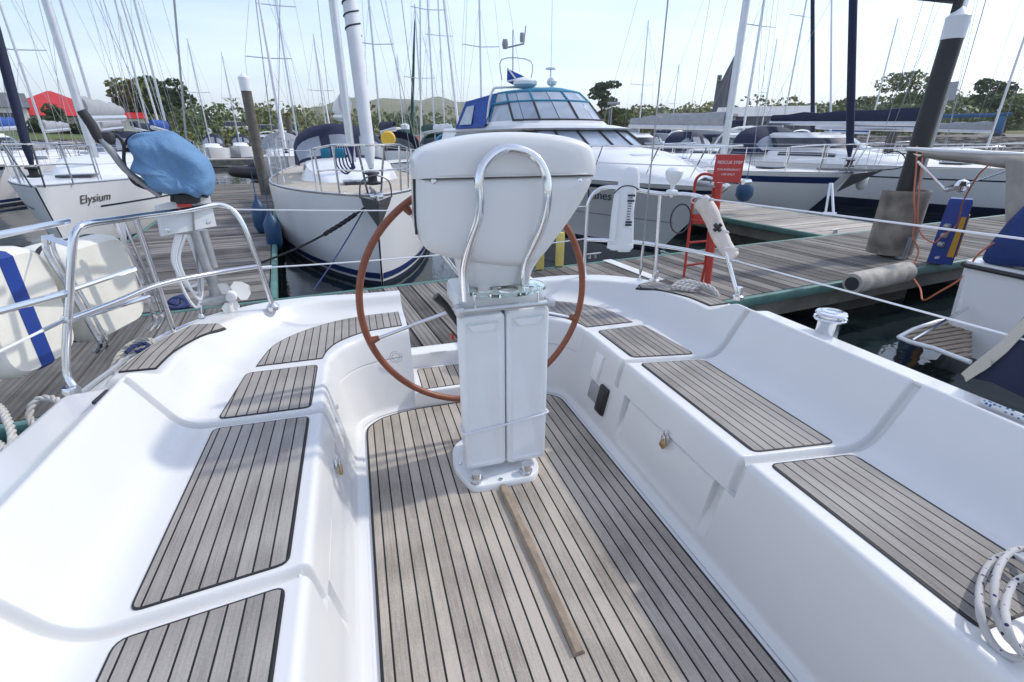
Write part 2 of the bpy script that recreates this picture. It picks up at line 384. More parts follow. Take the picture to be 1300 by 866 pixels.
def laid_rope(mb, pts, r, pitch=None, strands=3, n=6, mi=0):
    """three twisted strands along a smooth path"""
    pitch = pitch or r*7
    P = [Vector(p) for p in pts]
    d = [0]
    for i in range(1, len(P)): d.append(d[-1]+(P[i]-P[i-1]).length)
    step = r*1.0; k = max(4, int(d[-1]/step)); Q = []; j = 0
    for i in range(k+1):
        s_ = d[-1]*i/k
        while j < len(P)-2 and d[j+1] < s_: j += 1
        t = (s_-d[j])/max(1e-9, d[j+1]-d[j]); Q.append(P[j].lerp(P[j+1], t))
    T = [(Q[min(i+1, k)]-Q[max(i-1, 0)]).normalized() for i in range(k+1)]
    nn = T[0].orthogonal().normalized(); fr = []
    for t in T:
        nn = (nn-t*nn.dot(t)).normalized(); fr.append((nn.copy(), t.cross(nn)))
    for q in range(strands):
        pp = []
        for i in range(k+1):
            a = 2*math.pi*(q/strands+d[-1]*i/k/pitch); pp.append(Q[i]+(fr[i][0]*math.cos(a)+fr[i][1]*math.sin(a))*r*.52)
        mb.tube(pp, r*.52, n, mi=mi if isinstance(mi, int) else mi[q])
    return mb
def sag(a, b, drop, k=10):
    a, b = Vector(a), Vector(b); return [a.lerp(b, i/k)-Vector((0, 0, drop*4*(i/k)*(1-i/k))) for i in range(k+1)]
def rrect(x0, x1, y0, y1, r, n=5):
    out = []
    for cx, cy_, a0 in ((x1-r, y1-r, 0), (x0+r, y1-r, 90), (x0+r, y0+r, 180), (x1-r, y0+r, 270)):
        for i in range(n+1): a = rad(a0+90*i/n); out.append((cx+r*math.cos(a), cy_+r*math.sin(a)))
    return out
def inset(poly, d):
    n = len(poly); out = []
    A = sum(poly[i][0]*poly[(i+1) % n][1]-poly[(i+1) % n][0]*poly[i][1] for i in range(n))
    sg = 1 if A > 0 else -1
    for i in range(n):
        p, q, r_ = Vector(poly[i-1]), Vector(poly[i]), Vector(poly[(i+1) % n])
        e1 = (q-p).normalized() if (q-p).length > 1e-9 else Vector((1, 0)); e2 = (r_-q).normalized() if (r_-q).length > 1e-9 else e1
        n1 = Vector((-e1.y, e1.x))*sg; n2 = Vector((-e2.y, e2.x))*sg; b = n1+n2
        b = b/max(.5, b.length_squared)*2 if b.length > 1e-6 else n1
        out.append((q.x+b.x*d, q.y+b.y*d))
    return out
def round_poly(poly, r, n=4):
    out = []; k = len(poly)
    for i in range(k):
        a, b, c = Vector(poly[i-1]), Vector(poly[i]), Vector(poly[(i+1) % k])
        da, dc = (a-b), (c-b); q = min(r, da.length*.45, dc.length*.45)
        p0 = b+da.normalized()*q; p2 = b+dc.normalized()*q
        for j in range(n+1):
            t = j/n; out.append(tuple(p0*(1-t)**2+b*2*t*(1-t)+p2*t*t))
    return out

# ================================================================== OUR YACHT: the cockpit we stand in
CX = .47
yacht = thing('sailing_yacht', 'white sailing yacht in whose teak-laid cockpit the camera stands, with steering wheel and pedestal', 'sailboat', (CX, 0, 0))
GROOVES = (1.07, 1.872, 2.352)
GRV = {'L': ((1.035, -.125), (1.862, .03)), 'R': ((1.072, -.13), (1.905, -.17))}
def ystations(side):
    ys = set()
    y = -.8
    while y < 2.25: ys.add(round(y, 4)); y += .07
    for g, sl in GRV[side]:
        lo_, hi_ = min(g, g+sl*.42)-.03, max(g, g+sl*.42)+.03; k = 0
        while lo_+k*.0024 < hi_: ys.add(round(lo_+k*.0024, 4)); k += 1
    pk = GRV[side][0][0]+.038
    for g in (pk, pk+.047, 1.775, 1.815):
        for k in range(-2, 3): ys.add(round(g+k*.005, 4))
    for k in range(14): ys.add(round(1.85+k*.022, 4))
    return sorted(a for a in ys if a < 2.235)
CRV = {  # aft curve, mirrored coordinate (u outward from the middle line, y, z)
 0: [(.585, 2.25, .004), (.575, 2.36, .004), (.51, 2.43, .004), (.44, 2.46, .004), (.35, 2.48, .004), (.27, 2.485, .004)],
 1: [(.62, 2.25, .012), (.605, 2.38, .012), (.53, 2.457, .012), (.45, 2.49, .012), (.352, 2.508, .012), (.27, 2.513, .012)],
 2: [(.698, 2.25, .426), (.680, 2.41, .426), (.60, 2.545, .426), (.48, 2.615, .426), (.36, 2.64, .426), (.27, 2.645, .426)],
 3: [(.742, 2.25, .42), (.722, 2.425, .42), (.63, 2.583, .42), (.493, 2.66, .42), (.365, 2.685, .42), (.27, 2.69, .42)],
 4: [(1.165, 2.25, .42), (1.105, 2.62, .42), (.955, 2.855, .42), (.745, 3.0, .42), (.525, 3.05, .42), (.27, 3.065, .42)],
 5: [(1.275, 2.25, .59), (1.20, 2.66, .565), (1.02, 2.92, .54), (.78, 3.06, .52), (.53, 3.10, .505), (.27, 3.115, .50)],
 6: [(1.47, 2.25, .585), (1.38, 2.70, .56), (1.16, 3.02, .54), (.85, 3.17, .52), (.55, 3.20, .505), (.27, 3.21, .50)],
 7: [(1.50, 2.25, .49), (1.41, 2.72, .48), (1.18, 3.05, .47), (.86, 3.20, .46), (.555, 3.23, .45), (.27, 3.24, .445)],
 8: [(1.635, 2.25, .47), (1.54, 2.80, .46), (1.29, 3.14, .45), (.90, 3.25, .44), (.56, 3.28, .43), (.27, 3.29, .425)],
 9: [(1.60, 2.25, -.9), (1.48, 2.75, -.9), (1.22, 3.02, -.9), (.85, 3.10, -.9), (.53, 3.12, -.9), (.27, 3.13, -.9)]}
FIL = [0, .025, .04, .02, .075, .020, .02, .02, .012, 0]
def corners_straight(y):
    d = 1-smooth(1.90, 2.06, y); ct = .59+.075*d; ci = 1.275+.06*d; uh = 1.635-.10*(y-2.25)
    return [(.585, y, .004), (.62, y, .012), (.698, y, .426), (.742, y, .42), (1.192, y, .42), (ci, y, ct), (1.47-.065*d+.01*(2.25-y), y, ct-.005-.052*d), (1.50+.04*d+.02*(2.25-y), y, .485+.115*d), (uh, y, .47), (uh-.03, y, -.9)]
def section(C):
    """rounded cross-section through ten corners; constant vertex count"""
    P = [Vector(c) for c in C]; out = []; ids = []
    for i, p in enumerate(P):
        if FIL[i] == 0: out.append(p); ids.append((i, 0)); 
        else:
            a, c = P[i-1]-p, P[i+1]-p; q = FIL[i]; qa, qc = min(q, a.length*.46), min(q, c.length*.46)
            p0, p2 = p+a.normalized()*qa, p+c.normalized()*qc
            for j in range(7):
                t = j/6; out.append(p0*(1-t)**2+p*2*t*(1-t)+p2*t*t); ids.append((i, j/6))
        if i == 1:   # extra rows up the locker front
            s0, s1 = out[-1], P[2]+(P[1]-P[2]).normalized()*.055
            for z in (.05, .056, .10, .16, .22, .268, .274, .278, .282, .286, .29):
                t = (z-s0.z)/(s1.z-s0.z); out.append(s0.lerp(s1, t)); ids.append((1.5, z))
    o2, i2 = [], []   # extra rows over the seat flat and the backrest keep the skewed grooves crisp
    for k in range(len(out)):
        o2.append(out[k]); i2.append(ids[k])
        if k+1 < len(out) and ids[k] in ((3, 1.0), (4, 1.0)):
            m_ = 16 if ids[k][0] == 3 else 7
            for j in range(1, m_): o2.append(out[k].lerp(out[k+1], j/m_)); i2.append((ids[k][0]+.5, j/m_))
    return o2, i2
from mathutils.bvhtree import BVHTree
BVH = {}
def surf_z(x, y):
    h_ = BVH['L' if x < CX else 'R'].ray_cast(Vector((x, y, 3)), Vector((0, 0, -1)))
    return h_[0].z if h_[0] else .58
def cockpit_side(side):
    rows = []; ys = ystations(side); info = []; pk = GRV[side][0][0]+.038
    for y in ys:
        r, ids = section(corners_straight(y)); rows.append(r); info.append('s')
    ctl = {k: cr(v, 14) for k, v in CRV.items()}
    m = len(ctl[0])
    for i in range(m):
        r, ids = section([ctl[k][i] for k in range(10)]); rows.append(r); info.append('c')
    # normals by finite differences, then grooves, locker pockets and lid seams pressed in along them
    R = len(rows); Cn = len(rows[0]); new = []
    for i in range(R):
        line = []
        for j in range(Cn):
            du = rows[min(i+1, R-1)][j]-rows[max(i-1, 0)][j]; dv = rows[i][min(j+1, Cn-1)]-rows[i][max(j-1, 0)]
            n = du.cross(dv); n = n.normalized() if n.length > 1e-9 else Vector((0, 0, 1))
            if n.z < -.2 or (abs(n.z) < .3 and n.x > 0): n = -n
            p = rows[i][j].copy(); cid, cv = ids[j]; y = p.y; dep = 0
            inrow = (cid > 1.6 and cid <= 5.01) or (cid == 1.5 and cv > .284)
            if cid >= 5 and cid <= 5.01: fade = 1-cv
            else: fade = 1
            if inrow and info[i] == 's':
                for g0, sl in GRV[side]:
                    g = g0+sl*(min(max(p.x, .70), 1.15)-.74); dep += .030*smooth(-.024, -.018, y-g)*(1-smooth(.006, .022, y-g))*fade
            if inrow and 2.30 < y < 2.40 and p.x > .68 and cid < 4.4: dep += .008*math.exp(-((y-2.352)/.013)**2)
            if info[i] == 's' and (cid == 1.5 and .053 < cv < .28 or False):
                for a, b in ((pk, pk+.047), (1.775, 1.815)):
                    if a-.002 < y < b+.002: dep += .034*smooth(.05, .2, cv)*(1 if y > a and y < b else .4)
                if pk+.047 < y < 1.775: dep += .003
                if 1.93 < y < 2.245 and False: dep += .01
            if info[i] == 's' and cid == 1.5 and .277 < cv < .284 and pk-.01 < y < 1.82: dep += .006
            if info[i] == 's' and cid == 1.5 and .267 < cv < .284 and 1.40 < y < 1.56: dep += .010
            if info[i] == 'c' and cid == 1.5 and .275 < cv < .285 and p.x < .66 and p.x > .33: dep += .006
            line.append(p-n*dep)
        new.append(line)
    mb = MB(); sg = -1 if side == 'L' else 1
    mb.grid([[Vector((CX+sg*p.x, p.y, p.z)) for p in line] for line in new])
    BVH[side] = BVHTree.FromPolygons([Vector(v) for v in mb.v], mb.f)
    # close the end at the stern gate
    end = [Vector((CX+sg*p.x, p.y, p.z)) for p in new[-1]]; mb.add(end, [list(range(len(end)))], sm=False)
    fr = [Vector((CX+sg*p.x, p.y, p.z)) for p in new[0]]; mb.add(fr, [list(range(len(fr)))], sm=False)
    return mb
for s_ in 'LR': cockpit_side(s_).build('cockpit_moulding', gel, yacht, world=True, autos=55)

def panel(name, poly, z, m, r=.03, parent=yacht, th=.0035, b=.0055, strip=False):
    """teak panel let into the moulding with a black caulk margin"""
    P = round_poly(poly, r) if r else poly
    Q = inset(P, b); mb = MB(); n = len(P)
    zf = z if callable(z) else (lambda x, y: z)
    vo0 = [(x, y, zf(x, y)-.012) for x, y in P]; vo = [(x, y, zf(x, y)+th-.001) for x, y in P]; vi = [(x, y, zf(x, y)+th) for x, y in Q]
    mb.add(vo0+vo, [[i, (i+1) % n, n+(i+1) % n, n+i] for i in range(n)], 1, False)
    mb.add(vo+vi, [[i, (i+1) % n, n+(i+1) % n, n+i] for i in range(n)], 1, False)
    if strip:
        k = n//2
        rows_ = []
        for i in range(k):
            a_, b_ = Vector(vi[i]), Vector(vi[n-1-i]); rows_.append([(q_.x, q_.y, zf(q_.x, q_.y)+th) for q_ in [a_.lerp(b_, j/8) for j in range(9)]])
        mb.grid(rows_, sm=False)
    else: mb.add(vi, [list(range(n))], 0, False)
    return mb.build(name, [m, caulk], parent, world=True, autos=0)
def mir(pl, sg): return [(CX+sg*u, y) for u, y in pl]
for sg, ui in ((-1, .748), (1, .765)):
    gs = GRV['L' if sg < 0 else 'R']; ua, ub = ui, 1.094
    yg = lambda i, u, o: gs[i][0]+gs[i][1]*(u-.74)+o
    panel('seat_teak', mir([(ua, .40), (ub, .40), (ub, yg(0, ub, -.036)), (ua, yg(0, ua, -.036))], sg), .4205, teak_seat)
    panel('seat_teak', mir([(ua, yg(0, ua, .034)), (ub, yg(0, ub, .034)), (ub, yg(1, ub, -.036)), (ua, yg(1, ua, -.036))], sg), .4205, teak_seat)
    panel('seat_teak', mir([(ua, yg(1, ua, .034)), (ub, yg(1, ub, .034)), (1.06, 2.322), (ua-.005, 2.318)], sg), .4205, teak_seat)
    outer = [(1.03, 2.385), (.985, 2.63), (.87, 2.795), (.69, 2.92), (.50, 2.975), (.30, 2.99)]
    inner = [(.30, 2.735), (.40, 2.72), (.52, 2.69), (.64, 2.60), (.70, 2.50), (.725, 2.385)]
    oc = [(p.x, p.y) for p in cr([(a, b, 0) for a, b in outer], 5)]; ic = [(p.x, p.y) for p in cr([(a, b, 0) for a, b in inner], 5)]
    panel('stern_seat_teak', mir(oc+ic, sg), .4205, teak_seat, r=0, strip=True)
    # teak on the quarter coaming, a sloping strip
    A = [(1.315, 2.085), (1.30, 2.25), (1.25, 2.45), (1.185, 2.64)]; B = [(1.34, 2.68), (1.40, 2.5), (1.44, 2.25), (1.45, 2.10)]
    ac = [(p.x, p.y) for p in cr([(a, b, 0) for a, b in A], 4)]; bc = [(p.x, p.y) for p in cr([(a, b, 0) for a, b in B], 4)]
    panel('coaming_teak', mir(ac+bc, sg), surf_z, teak_seat, r=0, th=.007, strip=True)
# cockpit sole
sole = MB(); sl = [(CX-.62, -.8), (CX+.62, -.8), (CX+.62, 2.5), (CX-.62, 2.5)]
sole.prism(sl, -.06, .0, sm=False).build('cockpit_floor', gelw, yacht, world=True)
pts = [(.562, -.7)]+[(p.x-.02, p.y-.022) for p in cr(CRV[0], 6)]
pl = [(CX-u, y) for u, y in pts]+[(CX+u, y) for u, y in pts[::-1]]
panel('sole_teak', pl, .004, teak_sole, r=0, th=.006, b=.010)
# stern gate: raised step, sill
MB().box((CX, 2.63, .055), (.56, .33, .11), .012).build('gate_step', gelw, yacht, world=True)
panel('gate_step_teak', [(.235, 2.49), (.70, 2.49), (.70, 2.765), (.235, 2.765)], .108, teak_sole, r=.03)
MB().box((CX, 2.86, .10), (.545, .13, .20), .02).box((CX-.09, 2.79, .205), (.10, .03, .012), .005).build('gate_sill', gelw, yacht, world=True)
MB().box((CX, 3.1, -.25), (.6, .36, .5), .02).build('transom', gelw, yacht, world=True)
# forward end behind us: bulkhead and coachroof
b_ = MB(); b_.box((CX, -.87, .35), (2.7, .14, 1.0), .04); b_.box((CX, -2.4, .45), (2.9, 3.0, .75), .12)
b_.build('bulkhead', gelw, yacht, world=True)
hb = MB(); hb.box((CX, -2.6, -.2), (3.5, 3.6, 1.3), .2); hb.build('hull', gelw, yacht, world=True)
# foot brace batten on the sole
bt = MB(); n_ = 9; rings = []
for k in range(n_+1):
    y = 1.655-(1.655-.868)*k/n_; x = .472+.010*k/n_; w = .0185+.0015*math.sin(k*2.1); h = .034 if k < n_ else .030
    rings.append([(x-w, y, .009), (x-w*.98, y, h*.6), (x-w*.6, y, h*.96), (x+w*.5, y, h), (x+w*.95, y, h*.62), (x+w, y, .009)])
bt.loft(rings).build('foot_brace', bare, yacht, world=True, autos=50)

# ---- toe rails
for sg in (-1, 1):
    P = [Vector((CX+sg*(1.635-.10*(y-2.25)-.03), y, .50)) for y in (-.8, 0, .8, 1.5, 2.25)]+[Vector((CX+sg*(u-.03), y-.01, z+.03)) for u, y, z in CRV[8][1:5]]
    t_ = MB(); t_.tube(cr(P, 5), .011, 6)
    for p in cr(P, 5)[::3]: t_.box((p.x, p.y, p.z-.02), (.012, .03, .045), .002)
    t_.build('toe_rail', alu, yacht, world=True)
# genoa-track / vent slot on the left coaming
sl_ = MB(); a, b = Pz(119, 512, .645), Pz(137, 496, .645); sl_.box((a+b)/2, (.014, (a-b).length, .012), .003, Euler((0, 0, math.atan2(-(b-a).x, (b-a).y))))
sl_.build('coaming_vent', dark, yacht, world=True)

# ---- pedestal
PY = 1.75
ped = MB().box((.51, 1.90, .45), (.30, .20, .86), .04).box((.51, 1.885, .845), (.37, .25, .09), .02)
bp = round_poly([(.335, 1.662), (.63, 1.662), (.675, 1.74), (.67, 2.02), (.60, 2.09), (.42, 2.09), (.31, 2.0), (.285, 1.84)], .05, 5)
rg = [[(x, y, z) for x, y in (inset(bp, q) if q else bp)] for q, z in ((0, .009), (0, .03), (.006, .038))]
ped.loft(rg)
pedestal = ped.build('pedestal', plast, yacht, world=True)
for x, y in ((.365, 1.705), (.595, 1.70)): MB().lathe([(.030, .036), (.030, .05), (.022, .052), (.022, .085)], (x, y, 0), 16).build('pedestal_foot', steel, pedestal, world=True)
for x, y in ((.32, 1.85), (.47, 1.683)): MB().lathe([(.010, .036), (.010, .042), (.006, .043)], (x, y, 0), 10).build('base_bolt', steel, pedestal, world=True)
# two folded table leaves
for x0, x1, flip in ((.326, .512, 0), (.516, .702, 1)):
    def rr(x0, x1, z0, z1, r, y): return [(p[0], y, p[1]) for p in rrect(x0, x1, z0, z1, r, 4)]
    z0, z1 = (.078, .805) if not flip else (.072, .812)
    L_ = MB(); L_.loft([rr(x0, x1, z0, z1, .022, 1.795), rr(x0, x1, z0, z1, .022, 1.752), rr(x0+.003, x1-.003, z0+.003, z1-.003, .02, 1.742), rr(x0+.010, x1-.010, z0+.010, z1-.010, .018, 1.738),
        rr(x0+.020, x1-.020, z0+.022, z1-.026, .016, 1.738), rr(x0+.025, x1-.025, z0+.027, z1-.031, .014, 1.742), rr(x0+.030, x1-.030, z0+.032, z1-.036, .012, 1.7445)])
    xm = (x0+x1)/2
    # finger lip across the top of the recess
    L_.slab([(xm-.062, 1.745, z1-.038), (xm-.04, 1.745, z1-.066), (xm+.04, 1.745, z1-.066), (xm+.062, 1.745, z1-.038)], (0, -.011, 0))
    lf = L_.build('table_leaf', plast, pedestal, world=True, autos=28)
hg = MB().tube([(.333, 1.715, .838), (.70, 1.715, .838)], .0125, 12).box((.325, 1.73, .835), (.03, .06, .04), .006).box((.695, 1.728, .837), (.035, .05, .034), .006)
hg.bar((.315, 1.72, .838), (.327, 1.72, .838), .006)
hg.build('table_hinge', alu, pedestal, world=True)
# cord round the leaves
cd = MB(); zc = .285
laid_rope(cd, cr([(.70, 1.80, zc+.035), (.7065, 1.765, zc+.03), (.702, 1.737, zc+.027), (.60, 1.733, zc+.015), (.515, 1.732, zc+.005), (.42, 1.733, zc-.005), (.33, 1.735, zc-.012), (.320, 1.76, zc-.01), (.322, 1.80, zc)], 6), .0048)
solo(cd, 'lashing_cord', whitewire, 'thin grey white cord lashed round the two folded table leaves', 'cord')

# ---- instrument pod
def podring(poly, cx, cz, k, y, dx=0, dz=0): return [(cx+(x-cx)*k+dx, y, cz+(z-cz)*k+dz) for x, z in poly]
low = [(.205, 1.318), (.200, 1.24), (.197, 1.15), (.207, 1.095), (.235, 1.062), (.29, 1.04), (.37, 1.018), (.45, 1.0), (.54, .985), (.62, .99), (.665, 1.02), (.72, 1.085), (.79, 1.175), (.845, 1.262), (.866, 1.318)]
lowc = [(p.x, p.z) for p in cr([(x, 0, z) for x, z in low], 4)]
up_ = [(.870, 1.316), (.872, 1.352), (.858, 1.398), (.825, 1.428), (.752, 1.4485), (.65, 1.460), (.53, 1.464), (.42, 1.456), (.32, 1.438), (.245, 1.414), (.21, 1.388), (.198, 1.355), (.198, 1.316)]
upc = [(p.x, p.z) for p in cr([(x, 0, z) for x, z in up_], 4)]
lw = MB(); K = [(.30, 1.700), (.62, 1.7015), (.80, 1.706), (.90, 1.714), (.955, 1.725), (.985, 1.741), (1., 1.765), (1.0, 1.86), (.985, 1.97), (.95, 1.99)]
lw.loft([podring(lowc, .53, 1.21, k, y) for k, y in K])
ul = MB(); ul.loft([podring(upc, .53, 1.35, k, y-.004) for k, y in K])
ul.box((.534, 1.702, 1.323), (.57, .012, .003), .0012)
pod = lw.build('instrument_pod', gel, yacht, world=True, autos=50)
ul.build('pod_lid', gel, pod, world=True, autos=50)
MB().loft([podring(lowc+upc[::-1][:0], .53, 1.21, .955, 1.988), podring(lowc, .53, 1.21, .955, 2.0)]).slab([(.225, 1.99, 1.14), (.225, 1.99, 1.30), (.82, 1.99, 1.30), (.72, 1.99, 1.14)], (0, .012, 0)).build('instrument_panel', dark, pod, world=True)
gk = MB(); gk.tube([(.200, 1.80, 1.312), (.195, 1.80, 1.2), (.194, 1.80, 1.12)], .005, 6); gk.build('pod_gasket', dark, pod, world=True)
for px, py in ((550, 230), (734, 229)):
    p = Py(px, py, 1.722); MB().lathe([(.010, 0), (.010, .006), (.004, .010)], (p.x, 1.716, p.z), 10, Matrix.Rotation(rad(90), 3, 'X')).build('pod_screw', steel, pod, world=True)
nk = MB(); rings = []
for z, hw, hd, xx in ((.86, .138, .09, .495), (.90, .140, .092, .495), (.93, .145, .095, .496), (.96, .152, .10, .498), (.99, .165, .105, .505), (1.03, .185, .11, .515), (1.08, .20, .11, .525)):
    rings.append([(xx+hw*math.copysign(abs(math.cos(t))**.75, math.cos(t)), 1.835+hd*math.copysign(abs(math.sin(t))**.75, math.sin(t)), z) for t in [2*math.pi*i/28 for i in range(28)]])
nk.loft(rings).build('pod_neck', gel, pod, world=True, autos=60)
# guard hoop
g = [(592, 382, 1.70), (590, 350, 1.70), (591, 333, 1.69), (598, 305, 1.66), (607, 278, 1.64), (609, 255, 1.635), (608, 232, 1.635), (612, 213, 1.64), (624, 198, 1.65), (640, 189.5, 1.66), (655, 189.5, 1.66), (672, 195, 1.66), (686, 207, 1.65), (694, 226, 1.645), (695, 246, 1.64), (693, 266, 1.645), (687, 290, 1.66), (677, 312, 1.69), (668, 331, 1.71), (665.5, 350, 1.715), (667, 372, 1.715)]
MB().tube(cr([Py(*q) for q in g], 5), .0165, 12).build('guard_hoop', steel, pedestal, world=True)
# oval glass drinks shelf with four holes
def glass_shelf():
    bm = bmesh.new(); c = Vector((.513, 1.735)); A, B = .162, .105; ang = rad(-3)
    def loop(cx, cy_, a, b, n):
        vs = [bm.verts.new((cx+a*math.cos(2*math.pi*i/n), cy_+b*math.sin(2*math.pi*i/n), 0)) for i in range(n)]
        return [bm.edges.new((vs[i], vs[(i+1) % n])) for i in range(n)]
    ed = loop(0, 0, A, B, 48)
    for hx, hy, hr in ((-.09, -.012, .035), (.0, -.035, .042), (.09, -.012, .035)): ed += loop(hx, hy, hr, hr, 24)
    bmesh.ops.triangle_fill(bm, edges=ed, use_beauty=True)
    ex = bmesh.ops.extrude_face_region(bm, geom=bm.faces[:]); bmesh.ops.translate(bm, verts=[v for v in ex['geom'] if isinstance(v, bmesh.types.BMVert)], vec=(0, 0, .012))
    bm.verts.index_update(); mb = MB(); mb.add([(v.co.x+c.x, v.co.y+c.y, v.co.z+.903) for v in bm.verts], [[v.index for v in f.verts] for f in bm.faces], 0, False); bm.free(); return mb
glass_shelf().build('glass_shelf', glass, pedestal, world=True, autos=0)
for x, y in ((.385, 1.71), (.513, 1.79), (.64, 1.71)): MB().bar((x, y, .84), (x, y, .903), .006).build('shelf_post', steel, pedestal, world=True)

# ---- wheel
WC = Vector((.487, 2.10, .755)); WR = .528
wh = MB(); wh.tube([WC+Vector((WR*math.cos(t), 0, WR*math.sin(t))) for t in [2*math.pi*i/96 for i in range(96)]], .0155, 14, closed=True)
wheel = wh.build('steering_wheel', wheelw, yacht, world=True)
spk = [197, -17, 55, 125, 270]
for a in spk:
    d = Vector((math.cos(rad(a)), 0, math.sin(rad(a))))
    if a == 270: continue
    MB().tube([WC+Vector((0, -.03, 0))+d*.05, WC+Vector((0, -.01, 0))+d*.3, WC+d*(WR-.014)], .0085, 10).build('wheel_spoke', steel, wheel, world=True)
MB().lathe([(.06, 0), (.06, .03), (.045, .05), (.02, .052)], WC+Vector((0, .03, 0)), 24, Matrix.Rotation(rad(90), 3, 'X')).bar(WC, (WC.x, 1.95, WC.z), .03).build('wheel_hub', steel, wheel, world=True)
for a in (197, -17, 55, 125):
    d = Vector((math.cos(rad(a)), 0, math.sin(rad(a)))); MB().tube([WC+d*(WR-.045), WC+d*(WR-.005)], [.012, .02], 10).build('spoke_socket', wheelw, wheel, world=True)
# throttle
tl = MB(); p0, p1, p2 = Py(582, 412, 1.95), Py(566, 388, 1.97), Py(553, 376, 1.97)
tl.tube([p0, p1, p2], [.012, .016, .020], 10).box(p0+Vector((.02, 0, -.005)), (.05, .06, .06), .012)
tl.build('throttle_lever', black, yacht, world=True)
MB().box(Py(574, 427, 1.9), (.014, .03, .02), .004).build('stop_button', redp, yacht, world=True)

# ---- locker fittings on the right seat front
def face_pt(y, z, sg=1): t = (z-.012)/(.426-.012); return Vector((CX+sg*(.62+(.698-.62)*t), y, z))
tilt = math.atan2(.085, .425)
Rr = Matrix.Rotation(tilt, 4, 'Y')
MB().box(face_pt(2.12, .30)+Vector((-.003, 0, 0)), (.010, .085, .15), .004, Rr).box(face_pt(2.085, .30)+Vector((-.008, 0, 0)), (.012, .012, .13), .004, Rr).build('cup_flap', gelw, yacht, world=True)
MB().box(face_pt(2.085, .165)+Vector((-.002, 0, 0)), (.008, .11, .10), .003, Rr).build('vent_plate', galv, yacht, world=True)
MB().box(face_pt(1.985, .17)+Vector((-.008, 0, 0)), (.022, .085, .155), .010, Rr).box(face_pt(1.985, .17)+Vector((-.02, 0, 0)), (.008, .06, .12), .003, Rr).build('shower_box', black, yacht, world=True)
for sg, y, lab in ((1, 1.455, 'small brass padlock on the steel hasp of the right-hand seat locker'), (-1, 1.68, 'small brass padlock on the hasp of the left-hand seat locker')):
    p = face_pt(y, .275, sg); h_ = MB().lathe([(.019, 0), (.019, .008), (.010, .012)], p+Vector((-sg*.001, 0, 0)), 14, Matrix.Rotation(rad(-90*sg), 3, 'Y')).box(p+Vector((-sg*.010, 0, .018)), (.006, .022, .03), .002)
    h_.build('locker_hasp', steel, yacht, world=True)
    q = p+Vector((-sg*.018, 0, -.03)); k_ = MB().box(q, (.014, .030, .034), .004, Euler((rad(20), 0, 0)), mi=0)
    k_.tube(cr([q+Vector((0, -.009, .012)), q+Vector((0, -.007, .036)), q+Vector((0, .004, .042)), q+Vector((0, .012, .032)), q+Vector((0, .01, .012))], 4), .0028, 6, mi=1)
    solo(k_, 'padlock', [mat('brass', (.48, .33, .15), .35, metal=.9) if 'brass' not in MATS else MATS['brass'], steel], lab, 'padlock', 'locker padlocks')
for px, py in ((433, 498), (437, 505)):
    pass
for y in (2.0, 2.12): MB().box(face_pt(y, .285, -1)+Vector((.004, 0, 0)), (.008, .03, .012), .002).build('locker_hinge', steel, yacht, world=True)
# engraved rings and small cap on the left stern seat front
rn = MB(); rc = Vector((CX-.36, 2.572, .30))
for r_ in (.022, .034): rn.tube([rc+Vector((r_*math.cos(t), -.001, r_*math.sin(t))) for t in [2*math.pi*i/24 for i in range(24)]], .0016, 5, closed=True)
rn.build('tank_cap', galv, yacht, world=True)

# ---- pushpits
def hyp(p): return math.hypot(p.x, p.y)
b1, b2, b3 = Pz(741, 352, .53), Pz(831, 357, .56), Pz(937, 378, .50)
D1, D2, D3 = hyp(b1), hyp(b2)+.02, hyp(b3)+.04
top = [b1, Pd(745, 275, D1), Pd(748, 256, D1), Pd(757, 243, D1), Pd(772, 238, D1-.01), Pd(800, 240, D2), Pd(838, 246, D2), Pd(872, 247, D2+.02), Pd(893, 252, D2+.03), Pd(905, 265, D3), Pd(915, 295, D3), b3]
pp = MB().tube(cr(top, 6), .0135, 10)
pp.tube([b2, Pd(838, 246, D2)], .0125, 10)
pp.tube(cr([Pd(744, 304, D1), Pd(800, 307, D2), Pd(832, 311, D2), Pd(880, 319, D2+.02), Pd(926, 329, D3)], 4), .0125, 10)
for b in (b1, b2, b3): pp.lathe([(.035, -.01), (.035, .012), (.02, .02), (.018, .07)], b, 14)
pushR = pp.build('stern_rail', steel, yacht, world=True)
l1, l2 = Pz(97, 512, .49), Pz(347, 391, .545)
E1, E2 = hyp(l1), hyp(l2)
ltop = [l1, Pd(96, 495, E1), Pd(84, 468, E1+.03), Pd(88, 380, E1+.03), Pd(92, 312, E1+.03), Pd(97, 294, E1+.04), Pd(108, 285, E1+.07), Pd(140, 280, E1+.2), Pd(176, 275, E1+.36), Pd(230, 268, E1+.52), Pd(268, 261, E1+.60), Pd(286, 262, E1+.62), Pd(300, 272, E2+.02), Pd(312, 293, E2), Pd(330, 340, E2), l2]
lp = MB().tube(cr(ltop, 6), .0145, 10)
m0 = hyp(Pz(222, 425, .52))
lp.tube([Pz(224, 431, .52), Pd(172, 277, E1+.34)], .0125, 10)
lp.tube(cr([Pd(90, 405, E1+.03), Pd(148, 383, E1+.2), Pd(203, 361, m0-.12), Pd(270, 347, E1+.52), Pd(329, 338, E2)], 5), .0125, 10)
lp.lathe([(.03, -.02), (.03, .06), (.024, .075)], l1, 14).lathe([(.035, -.01), (.035, .012), (.018, .03)], l2, 14)
lp.build('stern_rail', steel, yacht, world=True)
